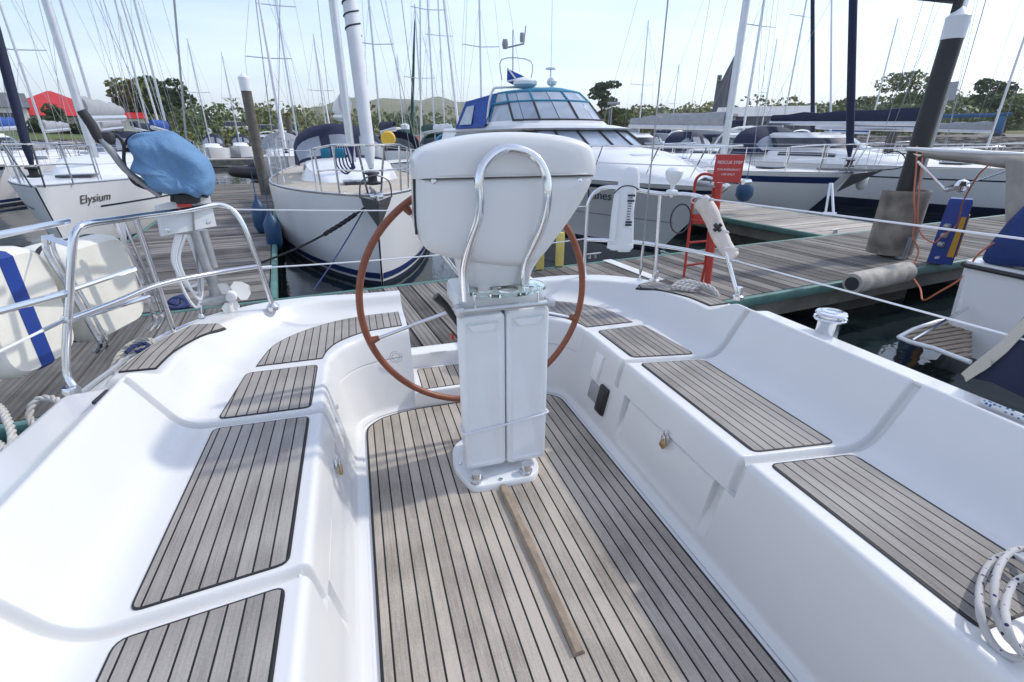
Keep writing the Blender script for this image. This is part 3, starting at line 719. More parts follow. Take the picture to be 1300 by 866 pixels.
# backstays to the masthead behind us
aL, aR = Pz(256, 402, .56), Pz(812, 356, .56); eye = Vector((0, 0, H))
MT = (aL-eye).cross(ray(221, 0)).cross((aR-eye).cross(ray(848, 0))); MT = eye+MT*((14.5-H)/MT.z)   # the masthead both stays point at
for q, z, mid, nm in (((256, 402), .55, (223, 0), 'L'), ((812, 356), .56, (848, 0), 'R')):
    a = Pz(q[0], q[1], z); d = (MT-a).normalized(); bk = MB().bar(a+d*.22, a+d*12, .0045, 8, mi=0).tube([a, a+d*.08], .007, 8, mi=1).tube([a+d*.06, a+d*.24], [.010, .008], 8, mi=1).lathe([(.018, -.01), (.018, .004), (.006, .02)], a, 10, mi=1)
    bk.build('backstay', [wirem, steel], yacht, world=True)
# lifelines
def line_through(a, b, ext): d = (b-a); return a+d*ext
ll = MB()
u1, u2 = Pd(893, 252, D3), Px(1300, 303.5, 2.27)
ll.tube([u1, u2, u2+(u2-u1)*.6], .0045, 8); ll.tube([u1, u1.lerp(u2, .05)], .009, 8, mi=1)
v1, v2 = Pd(926, 329, D3), Px(1275, 424, 2.25)
ll.tube([v1, v2, v2+(v2-v1)*.6], .0045, 8); ll.tube([v1, v1.lerp(v2, .06)], .009, 8, mi=1)
ll.build('lifeline', [whitewire, steel], yacht, world=True)
st_ = u2+(u2-u1)*.25; MB().tube([(2.27, st_.y, .46), st_], .012, 10).lathe([(.035, 0), (.035, .02), (.015, .05)], (2.27, st_.y, .46), 14).build('stanchion', steel, yacht, world=True)
ll = MB()
a1 = Pd(86, 281, E1+.04); a2 = Pd(0, 298, E1-.25); ll.tube([a1, a2, a2+(a2-a1)], .011, 8, mi=1)
a1 = Pd(86, 372, E1+.04); a2 = Pd(0, 395, E1-.2); ll.tube([a1, a2, a2+(a2-a1)], .012, 8, mi=1)
a1 = Pd(84, 405, E1+.03); a2 = Pd(0, 446, E1-.3); ll.tube([a1, a2, a2+(a2-a1)], .0048, 8); ll.tube([a1, a1.lerp(a2, .42)], .008, 8, mi=1); ll.box(a1, (.03, .03, .03), .008, mi=1)
ll.build('lifeline', [whitewire, steel], yacht, world=True)
gw = MB(); gw.tube(sag(Pd(332, 340, E2), Pd(744, 303, D1), .02), .0042, 6); gw.tube([Pd(332, 340, E2), Pd(345, 339, E2)], .009, 6)
gw.tube(sag(Pd(298, 266, E2), Pd(746, 262, D1), .015), .0035, 6); gw.build('gate_line', whitewire, yacht, world=True)
# winch on the right side deck
wp = Vector((2.035, 1.575, 0)); wz = .565
wm = MB().lathe([(.085, 0), (.085, .02), (.066, .035), (.058, .06), (.060, .135), (.066, .150), (.084, .153), (.088, .160), (.084, .168), (.064, .171), (.064, .180), (.080, .184), (.084, .190), (.078, .198), (.055, .202), (.052, .206), (.03, .208), (.028, .202), (.0, .202)], (wp.x, wp.y, wz-.02), 28, Matrix.Scale(.80, 3)).box((wp.x, wp.y, .50), (.17, .18, .10), .02)
wm.build('winch', steel, yacht, world=True)

# ================================================================== THINGS CARRIED ON THE YACHT
# outboard motor with a faded blue cover, clamped to a board on the stern rail
D0 = 2.95
oc = Pd(235, 272, D0)
ob = thing('outboard_motor', 'outboard motor under a faded blue canvas cover, clamped to the left stern rail', 'outboard motor', tuple(oc))
ax = Vector((.85, .53, 0)).normalized(); ay = Vector((-ax.y, ax.x, 0)); az = Vector((0, 0, 1))
cc = Pd(219, 206, D0)
vd = Vector((cc.x, cc.y, 0)).normalized()
cov = [(162, 178), (170, 169.5), (190, 166), (215, 165), (229, 172), (242, 181), (262, 199), (269, 212), (272, 225), (271, 239), (266, 247), (257, 245), (250, 249.5), (235, 243.5), (215, 244), (200, 241), (188, 235), (180, 222), (166, 214), (170, 199), (164, 188)]
cp_ = cr([Pd(x, y, D0) for x, y in cov], 9, closed=True); cm = sum(cp_, Vector())/len(cp_)
cv = MB(); rings = []
for k, dd in ((.03, -.19), (.1, -.19), (.18, -.19), (.27, -.19), (.36, -.188), (.45, -.187), (.54, -.185), (.62, -.183), (.70, -.178), (.77, -.17), (.83, -.16), (.88, -.147), (.93, -.128), (.965, -.10), (.985, -.065), (1., -.02), (1., .03), (.98, .09), (.92, .14), (.78, .18), (.5, .195), (.12, .20)):
    ring = []
    for i, p in enumerate(cp_):
        e = p-cm; a_ = math.atan2(e.z, e.dot(RV)); w_ = 1
        ez = Vector((e.x*k, e.y*k, e.z*(k**1.9 if (e.z > 0 and dd < 0) else k)-(.03*(1-k) if dd < 0 else 0)))
        q_ = cm+ez+vd*dd; nz_ = noise.noise(q_*7)*.5+abs(noise.noise(q_*Vector((9, 9, 5))+Vector((3, 1, 2))))*.6+noise.noise(q_*22)*.12
        ring.append(q_+vd*(nz_*.055*(1 if dd < 0 else -.6))+e*(nz_*.05*(k < .995)))
    rings.append(ring)
for ri, ring in enumerate(rings):
    for j, q_ in enumerate(ring):
        u, w = (q_-cm).dot(RV), q_.z-cm.z; f_ = 0
        for fx, fz, fr, amp in ((-.16, .13, 5.0, .016), (.10, -.15, 7., .013), (.02, .14, 6., .010)):
            du, dw = u-fx, w-fz; rr__ = math.hypot(du, dw); f_ += amp*abs(math.sin(fr*math.atan2(dw, du)+1.3*math.sin(rr__*9)))*min(1, rr__*9)*max(.25, 1-rr__*2.2)
        ring[j] = q_+vd*(f_ if ri < 14 else -f_)+Vector((0, 0, -.3*f_))
cv.loft(rings); cv.build('motor_cover', outb, ob, world=True, autos=0)
bd = MB(); q = [Pd(198, 262, D0-.03), Pd(205, 300, D0-.03), Pd(275, 287, D0+.02), Pd(266, 246, D0+.02)]
nrm = (q[1]-q[0]).cross(q[3]-q[0]).normalized(); bd.slab(q, nrm*-.03); bd.build('mounting_board', plast, ob, world=True)
bw = MB()
for a in ((214, 292), (264, 282)):
    p = Pd(a[0], a[1], D0-.045); bw = MB().lathe([(.012, 0), (.012, .008), (.004, .012)], p, 10, Matrix.Rotation(rad(90), 3, 'X')); bw.build('bolt', steel, ob, world=True)
cl = MB(); pa, pb = Pd(224, 250, D0-.02), Pd(252, 244, D0-.02); cl.tube([pa, pb], .028, 10).box(Pd(238, 252, D0-.05), (.10, .06, .05), .012)
for a in ((222, 246), (259, 240)): cl.tube([Pd(a[0], a[1]-14, D0), Pd(a[0], a[1]+10, D0-.03)], .02, 8)
cl.build('clamp_bracket', dark, ob, world=True)
MB().box(Pd(234, 261, D0-.075), (.06, .005, .016), .002).build('red_clip', signred, ob, world=True)
lgp = MB(); lgp.tube([Pd(247, 294, D0), Pd(262, 338, D0), Pd(268, 352, D0)], .022, 10).tube([Pd(256, 292, D0+.1), Pd(270, 340, D0+.1)], .028, 10).build('motor_leg', galv, ob, world=True)
gear = MB(); gh = Pd(275, 380, D0+.06); gear.tube([Pd(266, 345, D0+.03), Pd(272, 362, D0+.05), gh], [.03, .03, .034], 10).tube([gh-ax*.09, gh+ax*.0, gh+ax*.09], [.02, .042, .028], 12)
gear.build('gearbox', galv, ob, world=True)
hub = gh+ax*.08+Vector((0, -.03, .005)); pr = MB().lathe([(.03, -.03), (.032, .0), (.02, .03)], hub, 12, Matrix.Rotation(rad(90), 3, 'X'))
for k in range(3):
    a = rad(20+120*k); d = Vector((math.cos(a)*ax.x, math.cos(a)*ax.y, math.sin(a))); s_ = az.cross(d) if False else Vector((-math.sin(a)*ax.x, -math.sin(a)*ax.y, math.cos(a)))
    ring = [hub+d*(.03+.085*r_)+s_*w_*(.055*math.sin(math.pi*(.25+.7*r_)))+ay*(.02*w_) for r_, w_ in ((0, -1), (.35, -1), (.75, -1), (1, -.3), (1.02, .3), (.8, 1), (.4, 1), (0, 1))]
    pr.slab(ring, ay*.006)
pr.build('propeller', fendw, ob, world=True, autos=60)
ta = MB(); ta.tube(cr([Pd(203, 248, D0), Pd(186, 236, D0-.02), Pd(160, 216, D0-.05), Pd(140, 190, D0-.08), Pd(127, 174, D0-.08)], 5), [.015]*20+[.014], 10); ta.build('tiller_arm', galv, ob, world=True)
MB().tube([Pd(126, 176, D0-.08), Pd(116, 158, D0-.085), Pd(103, 140, D0-.09)], [.021, .020, .018], 12).box(Pd(133, 175, D0-.07), (.07, .05, .05), .015).build('tiller_grip', dark, ob, world=True)
ck = MB(); ck.tube(cr([Pd(132, 172, D0-.05), Pd(148, 172, D0-.05), Pd(157, 185, D0-.05), Pd(158, 208, D0-.04), Pd(170, 232, D0-.02), Pd(191, 241, D0)], 6), .007, 6)
ck.build('control_cable', dark, ob, world=True)
# hose coil hanging under the board
hs = MB()
for k, (dx, lo) in enumerate(((0, 372), (6, 360), (12, 380), (3, 390))):
    hs.tube(cr([Pd(224+dx, 298, D0), Pd(219+dx*.7, 330, D0), Pd(232+dx*.8, 356+k*5, D0), Pd(250+dx*.4, lo, D0+.02), Pd(254+dx*.2, 350, D0+.03), Pd(246, 318, D0+.02), Pd(236+dx, 298, D0)], 6), .0075, 6)
solo(hs, 'hose_coil', plast, 'coil of thin white hose hanging below the outboard mounting board', 'hose')

# two liferaft canisters in a tube cradle outside the left rail
def canister(name, label, c, sx, sy_, sz, rot, mats, stripe=False):
    t_ = thing(name, label, 'canister', tuple(c), 0)
    def shell(y0, y1, sc, bul):
        rr_ = []
        for y, k in ((y0, .90), (y0+.02*bul, .97), (y0+.06*bul, 1.0), (y1, 1.0)):
            P = rrect(-sx/2*k*sc, sx/2*k*sc, -sz/2*k*sc, sz/2*k*sc, .085, 6); rr_.append([rot @ Vector((x, y, z))+c for x, z in P])
        return rr_
    MB().loft(shell(-sy_/2, -.012, 1, 1)).build('front_shell', mats, t_, world=True)
    MB().loft(shell(sy_/2, .012, 1, -1)).build('back_shell', mats, t_, world=True)
    P = rrect(-sx/2*1.012, sx/2*1.012, -sz/2*1.012, sz/2*1.012, .09, 6)
    MB().loft([[rot @ Vector((x, y, z))+c for x, z in P] for y in (-.011, .011)]).build('seam_gasket', dark, t_, world=True)
    if stripe:
        x0 = -sx*.12; 
        rr_ = []
        for y, k in ((-sy_/2-.003, .90), (-sy_/2+.017, .975), (-sy_/2+.06, 1.006), (-.014, 1.006)):
            rr_.append([rot @ Vector((x, y, sg*sz/2*k))+c for x, sg in ((x0, 1), (x0+.06, 1), (x0+.06, -1), (x0, -1))])
        MB().loft(rr_).build('blue_band', bluep, t_, world=True)
    return t_
def on_plane(px, py, Q, n): d = ray(px, py); o = Vector((0, 0, H)); return o+d*((Q-o).dot(n)/d.dot(n))
hv = Vector((math.sin(rad(14)), math.cos(rad(14)), 0)); nv = Vector((hv.y, -hv.x, 0)); Q0 = Pd(188, 402, 3.0)
rA = Matrix.Rotation(rad(76), 3, 'Z')
def canq(ps): q = [on_plane(x, y, Q0, nv) for x, y in ps]; return q, sum(q, Vector())/4
q, c_ = canq([(76, 310), (160, 298), (190, 403), (118, 441)])
canister('liferaft_canister', 'white liferaft canister with rounded corners held in the tube cradle by the left stern rail', c_-nv*.11, (q[1]-q[0]).length*1.04, .22, (q[1].z-q[2].z)*1.04, rA, cream)
q, c_ = canq([(-58, 332), (53, 318), (110, 448), (22, 474)])
canister('lifebuoy_case', 'white moulded case with a broad dark blue band, lower left of the stern rail', c_-nv*.13, (q[1]-q[0]).length*1.02, .26, (q[1].z-q[2].z)*1.03, rA, cream, True)
crd = MB()
for pts in ([(57, 300, 2.62), (62, 325, 2.63), (92, 372, 2.66), (118, 418, 2.68), (128, 436, 2.70), (122, 446, 2.78)], [(148, 283, 2.72), (160, 312, 2.72), (182, 362, 2.74), (196, 402, 2.76), (190, 418, 2.84)]):
    crd.tube(cr([Pd(*p) for p in pts], 5), .012, 8)
    crd.tube(cr([Pd(p[0]+9, p[1]-2, p[2]+.01) for p in pts], 5), .008, 8)
crd.tube([Pd(88, 408, 2.66), Pd(172, 382, 2.72), Pd(190, 376, 2.74)], .011, 8)
crd.tube([Pd(0, 394, 2.5), Pd(92, 368, 2.62), Pd(172, 341, 2.72)], .011, 8)
crd.slab([Pd(52, 302, 2.6), Pd(58, 298, 2.6), Pd(88, 308, 2.44), Pd(86, 314, 2.44)], (0, .006, .0)).slab([Pd(148, 284, 2.71), Pd(158, 282, 2.71), Pd(161, 306, 2.71), Pd(153, 304, 2.71)], (0, .006, .0))
crd.build('canister_cradle', steel, yacht, world=True)

# rescue buoy case, aerial and rolled bag on the right rail
jb = thing('rescue_module', 'tall white plastic man-overboard module strapped upright to the right stern rail', 'rescue module', tuple(Pd(790, 280, D2)))
ja = [Pd(781, 245, D2-.06), Pd(811, 243, D2-.06)]
def jring(px0, px1, py, y_off, th): 
    a, b = Pd(px0, py, D2-y_off), Pd(px1, py, D2-y_off); ux = (b-a).normalized(); uy = Vector((-ux.y, ux.x, 0)); uy = uy if uy.y > 0 else -uy
    P = rrect(0, 1, 0, 1, .25, 3); return [a+ux*((b-a).length*x)+uy*(th*y) for x, y in P]
MB().loft([jring(774, 802, 318, .09, .09), jring(772, 804, 312, .09, .10), jring(776, 805, 270, .10, .11), jring(780, 808, 245, .10, .11), jring(785, 809, 236, .09, .10)]).build('case', plast, jb, world=True)
MB().loft([jring(783, 812, 240, .08, .09), jring(787, 812, 224, .08, .09), jring(794, 811, 214, .07, .06), jring(799, 806, 211.5, .06, .04)]).build('top_cone', plast, jb, world=True)
MB().loft([jring(770, 804, 316, .10, .11), jring(771, 804, 311, .10, .11)]).loft([jring(784, 800, 320, .08, .05), jring(784, 800, 315, .08, .05)]).build('base_cap', plast, jb, world=True)
MB().loft([jring(773, 781, 306, .115, .03), jring(780, 787, 246, .118, .03)]).build('side_strip', plast, jb, world=True)
MB().tube(cr([Pd(779, 246, D2-.12), Pd(790, 237, D2-.12), Pd(803, 236.5, D2-.12), Pd(811, 241, D2-.11)], 4), .004, 6).build('strap', dark, jb, world=True)
def jpatch(px0, px1, py, sl): return [Pd(px0, py, D2-.104), Pd(px1, py-1, D2-.104)]
a, b = Pd(799, 246, D2-.112), Pd(808, 245, D2-.112)
lb = MB()
for k in range(12):
    py = 247+k*3.4; x0, x1 = 797.5-k*.32, 806.5-k*.42
    if k in (0, 2, 10, 11) : lb.slab([Pd(x0, py, D2-.112), Pd(x1, py, D2-.112), Pd(x1, py+2.6, D2-.112), Pd(x0, py+2.6, D2-.112)], (0, .004, 0))
    else: lb.slab([Pd(x0+1, py+.6, D2-.112), Pd(x1-3, py+.6, D2-.112), Pd(x1-3, py+1.6, D2-.112), Pd(x0+1, py+1.6, D2-.112)], (0, .004, 0))
lb.build('instruction_label', stripek, jb, world=True)
p = Pd(853, 244, D2-.02); gp = MB().lathe([(.010, -.03), (.012, .03), (.022, .05), (.045, .085), (.052, .105), (.052, .125), (.035, .142), (.0, .147)], p, 18).box(p, (.06, .05, .03), .01)
solo(gp, 'satellite_aerial', plast, 'small white mushroom-shaped satellite aerial clamped on the right stern rail', 'aerial')
rb = MB(); P = [Pd(888, 254, D3-.02), Pd(900, 268, D3+.0), Pd(912, 296, D3+.02), Pd(924, 318, D3+.02), Pd(932, 328, D3+.02)]
rb.tube(cr(P, 5), [.03]+[.052]*6+[.049]*6+[.045]*6+[.04]*1+[.025], 16)
for k in (0, 2, 3): rb.tube([P[k]+Vector((.062*math.cos(t_), .04*math.sin(t_)-.01, .03*math.cos(t_+2))) for t_ in [2*math.pi*i/14 for i in range(14)]], .004, 5, closed=True, mi=1)
solo(rb, 'rolled_ladder_bag', [pinkw, whitewire], 'rolled faded pinkish white bag tied along the slanting right end of the stern rail', 'bag')
kn = Pd(911, 289, D3-.07); kb = MB()
for k in range(4):
    a = rad(45+90*k); kb.tube([kn, kn+RV*(.028*math.cos(a))+Vector((0, 0, .028*math.sin(a)))], [.014, .012], 8)
solo(kb, 'star_knob', black, 'black four-lobed clamp knob on the slanting end of the right stern rail', 'knob')
lo = MB(); c = Pd(864, 278, D3-.05); lo.tube([c+RV*(.062*math.cos(t_))+Vector((0, 0, .09*math.sin(t_))) for t_ in [2*math.pi*i/28 for i in range(28)]], .005, 6, closed=True)
solo(lo, 'cable_loop', dark, 'thin dark cable looped on the right stern rail in front of the red ladder', 'cable')

# ropes
def rope_thing(paths, r, m, name, label, cat='rope', laid=True, group=None):
    mb = MB()
    for p in paths:
        p = cr(p, 8)
        if laid: laid_rope(mb, p, r)
        else: mb.tube(p, r, 8)
    return solo(mb, name, m, label, cat, group, autos=0)
A_ = lambda q: [Pz(*e) for e in q]
rope_thing([A_([(92, 548, .50), (86, 524, .52), (72, 508, .53), (52, 506, .53), (40, 516, .51), (38, 532, .47), (50, 544, .44), (66, 548, .44), (84, 560, .42)])], .0135, ropew, 'mooring_rope', 'thick white laid rope looped over the left toe rail by the rail foot')
rope_thing([A_([(-10, 600, .45), (6, 585, .47), (16, 560, .50), (10, 535, .52), (0, 518, .52), (-14, 512, .5)]), A_([(-8, 560, .48), (8, 572, .49), (14, 590, .45), (2, 604, .42)])], .014, ropew, 'mooring_rope', 'knotted white mooring rope at the left edge, over the toe rail')
cl = MB(); q = [(142, 470, .46), (150, 452, .50), (164, 438, .52), (180, 431, .53), (192, 432, .52), (194, 440, .49), (178, 448, .48), (160, 458, .47), (150, 468, .44)]
laid_rope(cl, cr(A_(q), 8), .012, mi=0); laid_rope(cl, cr(A_([(a+4, b+5, z) for a, b, z in q]), 8), .011, mi=0)
laid_rope(cl, cr(A_([(160, 448, .53), (170, 440, .54), (184, 436, .54), (188, 441, .53), (172, 447, .52)]), 8), .010, mi=1)
laid_rope(cl, cr(A_([(148, 466, .47), (143, 480, .38), (139, 492, .2), (134, 500, .0)]), 6), .012, mi=0)
solo(cl, 'mooring_rope', [ropew, ropeb], 'white rope with a blue twist made fast on the left quarter cleat', 'rope', autos=0)
rope_thing([[(CX+1.475+.012*math.sin(k*1.7), .90-.16*k, .622) for k in range(9)]], .0115, ropebf, 'jib_sheet', 'white rope with blue flecks lying along the top of the right coaming', laid=False)
coil = []
for k, (cx_, cy__, a_, b_, ph) in enumerate(((1285, 770, 42, 62, .3), (1300, 760, 38, 55, .9), (1310, 785, 34, 50, .1))):
    coil.append([Pz(cx_+a_*math.cos(ph+t_)*1., cy__+b_*math.sin(ph+t_)+10*math.cos(t_), .455+.018*k+.012*math.sin(3*t_)-.02*(math.sin(ph+t_) > .6)) for t_ in [2*math.pi*i/12*1.02 for i in range(13)]])
rope_thing(coil, .0082, ropefl, 'rope_coil', 'coil of white rope with dark flecks on the nearest right-hand seat', laid=False)
qc = []
for k in range(5): qc.append(A_([(852+k*6, 366+k*1.0, .60), (866+k*6, 357+k*1.2, .635), (884+k*5, 360+k*1.5, .635), (898+k*3.5, 370+k*1.5, .60)]))
rope_thing(qc, .014, whitewire if False else ropew, 'mooring_rope', 'grey white rope heaped on the right quarter beside the teak strip')
# navy weathercloth with a webbing strap, lower right
wc = thing('weather_cloth', 'dark navy canvas weathercloth with a grey beige webbing strap beyond the right coaming', 'canvas', tuple(Pz(1290, 480, .6)))
def XQ(px, py): return Px(px, py, 2.25)
cl = [XQ(1226, 478), XQ(1240, 462), XQ(1268, 440), XQ(1300, 402), XQ(1340, 352), XQ(1420, 420), XQ(1420, 560), XQ(1330, 520), XQ(1260, 486)]
MB().slab(cl, (.014, 0, 0)).build('cloth', navy, wc, world=True, autos=0)
st = MB(); e1 = [XQ(1222, 474), XQ(1240, 459), XQ(1270, 436), XQ(1302, 403), XQ(1340, 356)]; e2 = [XQ(1230, 482), XQ(1252, 470), XQ(1280, 447), XQ(1310, 415), XQ(1350, 366)]
for i in range(4): st.slab([e1[i]-Vector((.004, 0, 0)), e1[i+1]-Vector((.004, 0, 0)), e2[i+1]-Vector((.004, 0, 0)), e2[i]-Vector((.004, 0, 0))], (-.006, 0, 0))
st.slab([XQ(1228, 478)-Vector((.014, 0, 0)), XQ(1262, 456)-Vector((.014, 0, 0)), XQ(1262, 464)-Vector((.014, 0, 0)), XQ(1230, 484)-Vector((.014, 0, 0))], (-.004, 0, 0))
st.build('strap', strapm, wc, world=True, autos=0)

# ================================================================== PONTOONS
EA = math.atan(.122)
def pontoon(name, label, o, ang, L, Wd, top=-.05, pitch=.15, m=None, near_fl=True, th=.045, group=None):
    """local x along the length, y across; boards run across"""
    t_ = thing(name, label, 'pontoon', (o[0], o[1], top), ang, group)
    d = MB(); k = int(L/pitch); r_ = random.Random(len(name)+k)
    for i in range(k):
        x = i*pitch; j = r_.uniform(-.003, .003)
        d.box((x+pitch/2, Wd/2, -th/2+j), (pitch-.015, Wd-.02, th))
    d.build('decking', m or bd_main, t_, autos=0)
    for y in (0, Wd):
        sg = -1 if y == 0 else 1
        e = MB(); e.box((L/2, y+sg*.035, -.045), (L, .07, .10), .02); e.build('edge_strip', greenst, t_)
        s_ = MB(); s_.box((L/2, y-sg*.02, -.19), (L, .05, .18)); s_.build('side_beam', pontside, t_)
    for x in (.0, L):
        MB().box((x+(.03 if x == 0 else -.03), Wd/2, -.12), (.05, Wd-.05, .13)).build('end_beam', pontside, t_)
    nfl = max(2, int(L/2.6))
    for i in range(nfl):
        MB().box((L*(i+.5)/nfl, Wd/2, -.50), (1.45, Wd-.35, .42), .03).build('float', conc, t_)
    return t_
e_ = Vector((math.cos(EA), math.sin(EA), 0)); d_ = Vector((-math.sin(EA), math.cos(EA), 0))
wo = Vector((-3.35, 3.35-.122*3.35, 0))
pontoon('main_pontoon', 'weathered grey ribbed-plank walkway pontoon running straight across behind our stern', wo, EA, 22, 1.80)
fL = wo+d_*1.82+e_*.55
fo = Vector((-2.95, 4.86, 0)); pontoon('finger_pontoon', 'weathered finger pontoon reaching away between the two white sailing yachts on the left', fo+d_*.05+e_*2.02, EA+math.pi/2, 14.5, 2.0)
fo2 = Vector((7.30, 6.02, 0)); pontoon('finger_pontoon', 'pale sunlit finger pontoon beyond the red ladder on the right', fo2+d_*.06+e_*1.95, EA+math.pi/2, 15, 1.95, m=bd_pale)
pontoon('finger_pontoon', 'dark weathered finger pontoon alongside our left side, under the white canisters', Vector((-3.15, 2.86, 0)), -math.pi/2, 9, 1.72)
# pale replacement plank and pale decking on the walkway to the right
for q in ((685, 342), (710, 338)):
    p = Pz(q[0], q[1], -.04); yp = MB().box((p.x, p.y, .17), (.10, .06, .42), .015); solo(yp, 'edge_post', yel if False else mat('pale_yellow', (.66, .55, .16), .6, var=.15) if 'pale_yellow' not in MATS else MATS['pale_yellow'], 'short yellow post at the walkway edge behind the wheel, %s of two' % ('left' if q[0] < 700 else 'right'), 'post')
wpl = MB(); a, b_ = Pz(765, 331, -.048), Pz(832, 357, -.048); wpl.slab([a, b_, b_+e_*.13, a+e_*.13], (0, 0, .008)); solo(wpl, 'loose_plank', fendw, 'single white painted plank lying on the walkway behind the right stern rail', 'plank')
# ---- cleats
def cleat(p, label, rz):
    t_ = MB(); R_ = Matrix.Rotation(rz, 3, 'Z'); p = Vector(p)
    t_.tube([p+R_ @ Vector((x, 0, z)) for x, z in ((-.13, .062), (-.06, .058), (.06, .058), (.13, .062))], [.009, .014, .014, .009], 8)
    for x in (-.045, .045): t_.tube([p+R_ @ Vector((x, 0, -.0)), p+R_ @ Vector((x*.8, 0, .055))], [.02, .012], 8)
    return solo(t_, 'mooring_cleat', galv, label, 'cleat', 'cleats on the pontoons')
cleat(Pz(1060, 296, -.045), 'grey mooring cleat at the near corner of the pale finger pontoon', .3)
cleat(Pz(752, 328, -.05), 'grey mooring cleat on the walkway edge under the motor cruiser bow', EA)
cleat(Pz(300, 275, -.05), 'grey mooring cleat on the left finger pontoon beside the blue fenders', 1.4)

# ---- red rescue ladder with its sign
lb_ = Pz(897, 367, -.05)
la = thing('rescue_ladder', 'red painted steel safety ladder standing on the walkway beneath its red notice', 'ladder', tuple(lb_))
DL = hyp(lb_)
def LP(px, py, dd=0): return Pd(px, py, DL+dd)
MB().tube([lb_, LP(913, 232)], .034, 8).build('post', redp, la, world=True)
lr = MB(); lr.tube(cr([LP(868, 352, .2), LP(872, 318, .2), LP(876, 285, .18), LP(881, 245, .14), LP(883, 230, .12), LP(889, 222.5, .1), LP(897, 221, .05), LP(908, 225, .02), LP(908, 236, .0)], 5), .014, 8)
lr.tube([LP(890, 360, .03), LP(895, 338, .03), LP(906, 238, .02)], .014, 8); lr.build('rail', redp, la, world=True)
for a, b in (((877, 279), (902, 282)), ((875, 308), (900, 306)), ((871, 337), (894, 334))):
    m_ = MB().tube([LP(a[0], a[1], .18), LP(b[0], b[1], .03)], .012, 8); m_.build('rung', redp, la, world=True)
MB().slab([LP(877, 272, .19), LP(900, 272, .05), LP(898, 285, .05), LP(876, 284, .19)], (0, .01, 0)).build('plate', redp, la, world=True)
q = [LP(904, 231, -.05), LP(940, 232, -.05), LP(940, 198, -.05), LP(906, 196, -.05)]
# flatten the sign into a vertical plane
sx = (q[1]-q[0]); sx.z = 0; sx.normalize(); w_ = (q[1]-q[0]).length; hgt = q[3].z-q[0].z
o_ = q[0]
nz = sx.cross(Vector((0, 0, 1)))
sg_ = MB().slab([o_, o_+sx*w_, o_+sx*w_+Vector((0, 0, hgt)), o_+Vector((0, 0, hgt))], nz*.012 if nz.y > 0 else nz*-.012)
sign = sg_.build('sign_board', signred, la, world=True)
front = nz if nz.y < 0 else -nz
def sign_line(txt, fz, size):
    M = frame(sx, (0, 0, 1), o_+sx*(w_*.52)+Vector((0, 0, hgt*fz))+front*.002); textmesh('lettering', txt, size, letterw, sign, M, world=True)
sign_line('RESCUE STEP', .72, .036*1.05); sign_line('FOR EMERGENCY', .46, .026); sign_line('USE ONLY', .29, .026)

# ---- piles
def pile(px, py_base, D, top_px, r, label, m, cap=True, base=None, capz=.25, topD=None):
    b = base or Pd(px, py_base, D); D = hyp(b); tp = Pd(top_px[0], top_px[1], D)
    t_ = thing('mooring_pile', label, 'pile', (b.x, b.y, WATER), 0, 'mooring piles'); h_ = tp.z-WATER
    MB().lathe([(r, -1.5), (r, h_-capz*.9)], (0, 0, 0), 20).build('shaft', m, t_)
    if cap: MB().lathe([(r*1.06, h_-capz), (r*1.10, h_-capz*.1), (r*.9, h_-capz*.02), (r*.3, h_+.06), (0, h_+.08)], (0, 0, 0), 20).build('cap', pilecap, t_)
    return t_, b, h_
p_r, pb, ph = pile(1127, 318, 8.3, (1217, 18), .108, 'stout black steel pile with a white cap rising at the right end of the walkway', piled)
gd = MB(); 
def gp(px, py): return Pd(px, py, 8.45)
gq = [gp(1128, 240), gp(1112, 315), gp(1148, 322), gp(1194, 244)]
# sheet-metal pile guide wrapped half round the pile
rings = []
zt, zb = gp(1150, 240).z, gp(1130, 318).z
for z, k in ((zb, 1), (zt, 1.0)):
    rings.append([(pb.x+.27*math.cos(a), pb.y+.27*math.sin(a), z) for a in [rad(150+240*i/16) for i in range(17)]]+[(pb.x+.25*math.cos(a), pb.y+.25*math.sin(a), z) for a in [rad(390-240*i/16) for i in range(17)]])
gd.loft(rings); solo(gd, 'pile_guide', sheet, 'curved weathered metal sheet guarding the foot of the black pile', 'pile guide', autos=30)
lp_ = MB(); a = Pd(1143, 316, 8.2); lp_.tube([Pd(1143, 328, 8.15), Pd(1152, 300, 8.15)], .06, 12).tube(cr([Pd(1137, 322, 8.2), Pd(1134, 312, 8.2), Pd(1138, 305, 8.2)], 4), .02, 6)
solo(lp_, 'pile_bracket', galv, 'short grey steel bracket leg under the metal pile guide', 'bracket')
lamp = MB(); tp = Pd(1216, 8, 8.45); lamp.tube([Pd(1213, 16, 8.3), Pd(1219, -6, 8.3)], .05, 10).box(Pd(1190, -1, 8.3), (.65, .12, .04), .02)
solo(lamp, 'pile_lamp_arm', piled, 'dark horizontal arm fixed on top of the white-capped black pile', 'lamp arm')
pile(337, 244, 15.6, (316, 97), .125, 'old grey timber pile with a white cap on the left finger pontoon', wpost, capz=.34)
pile(371, 186, 42, (367, 145), .22, 'thin dark pile seen between masts left of the furled white jib', wpost, cap=False)
pile(516, 184, 36, (513, 158), .26, 'short dark green pile behind the steering wheel near the orange lifeboat', greenc, cap=True, capz=.3)
pile(1075, 196, 34, (1072, 166), .28, 'short dark pile right of the sprayhood among the right-hand boats', piled, cap=False)
pile(1126, 196, 30, (1133, 160), .2, 'thin dark pile just left of the big black pile', wpost, cap=False)

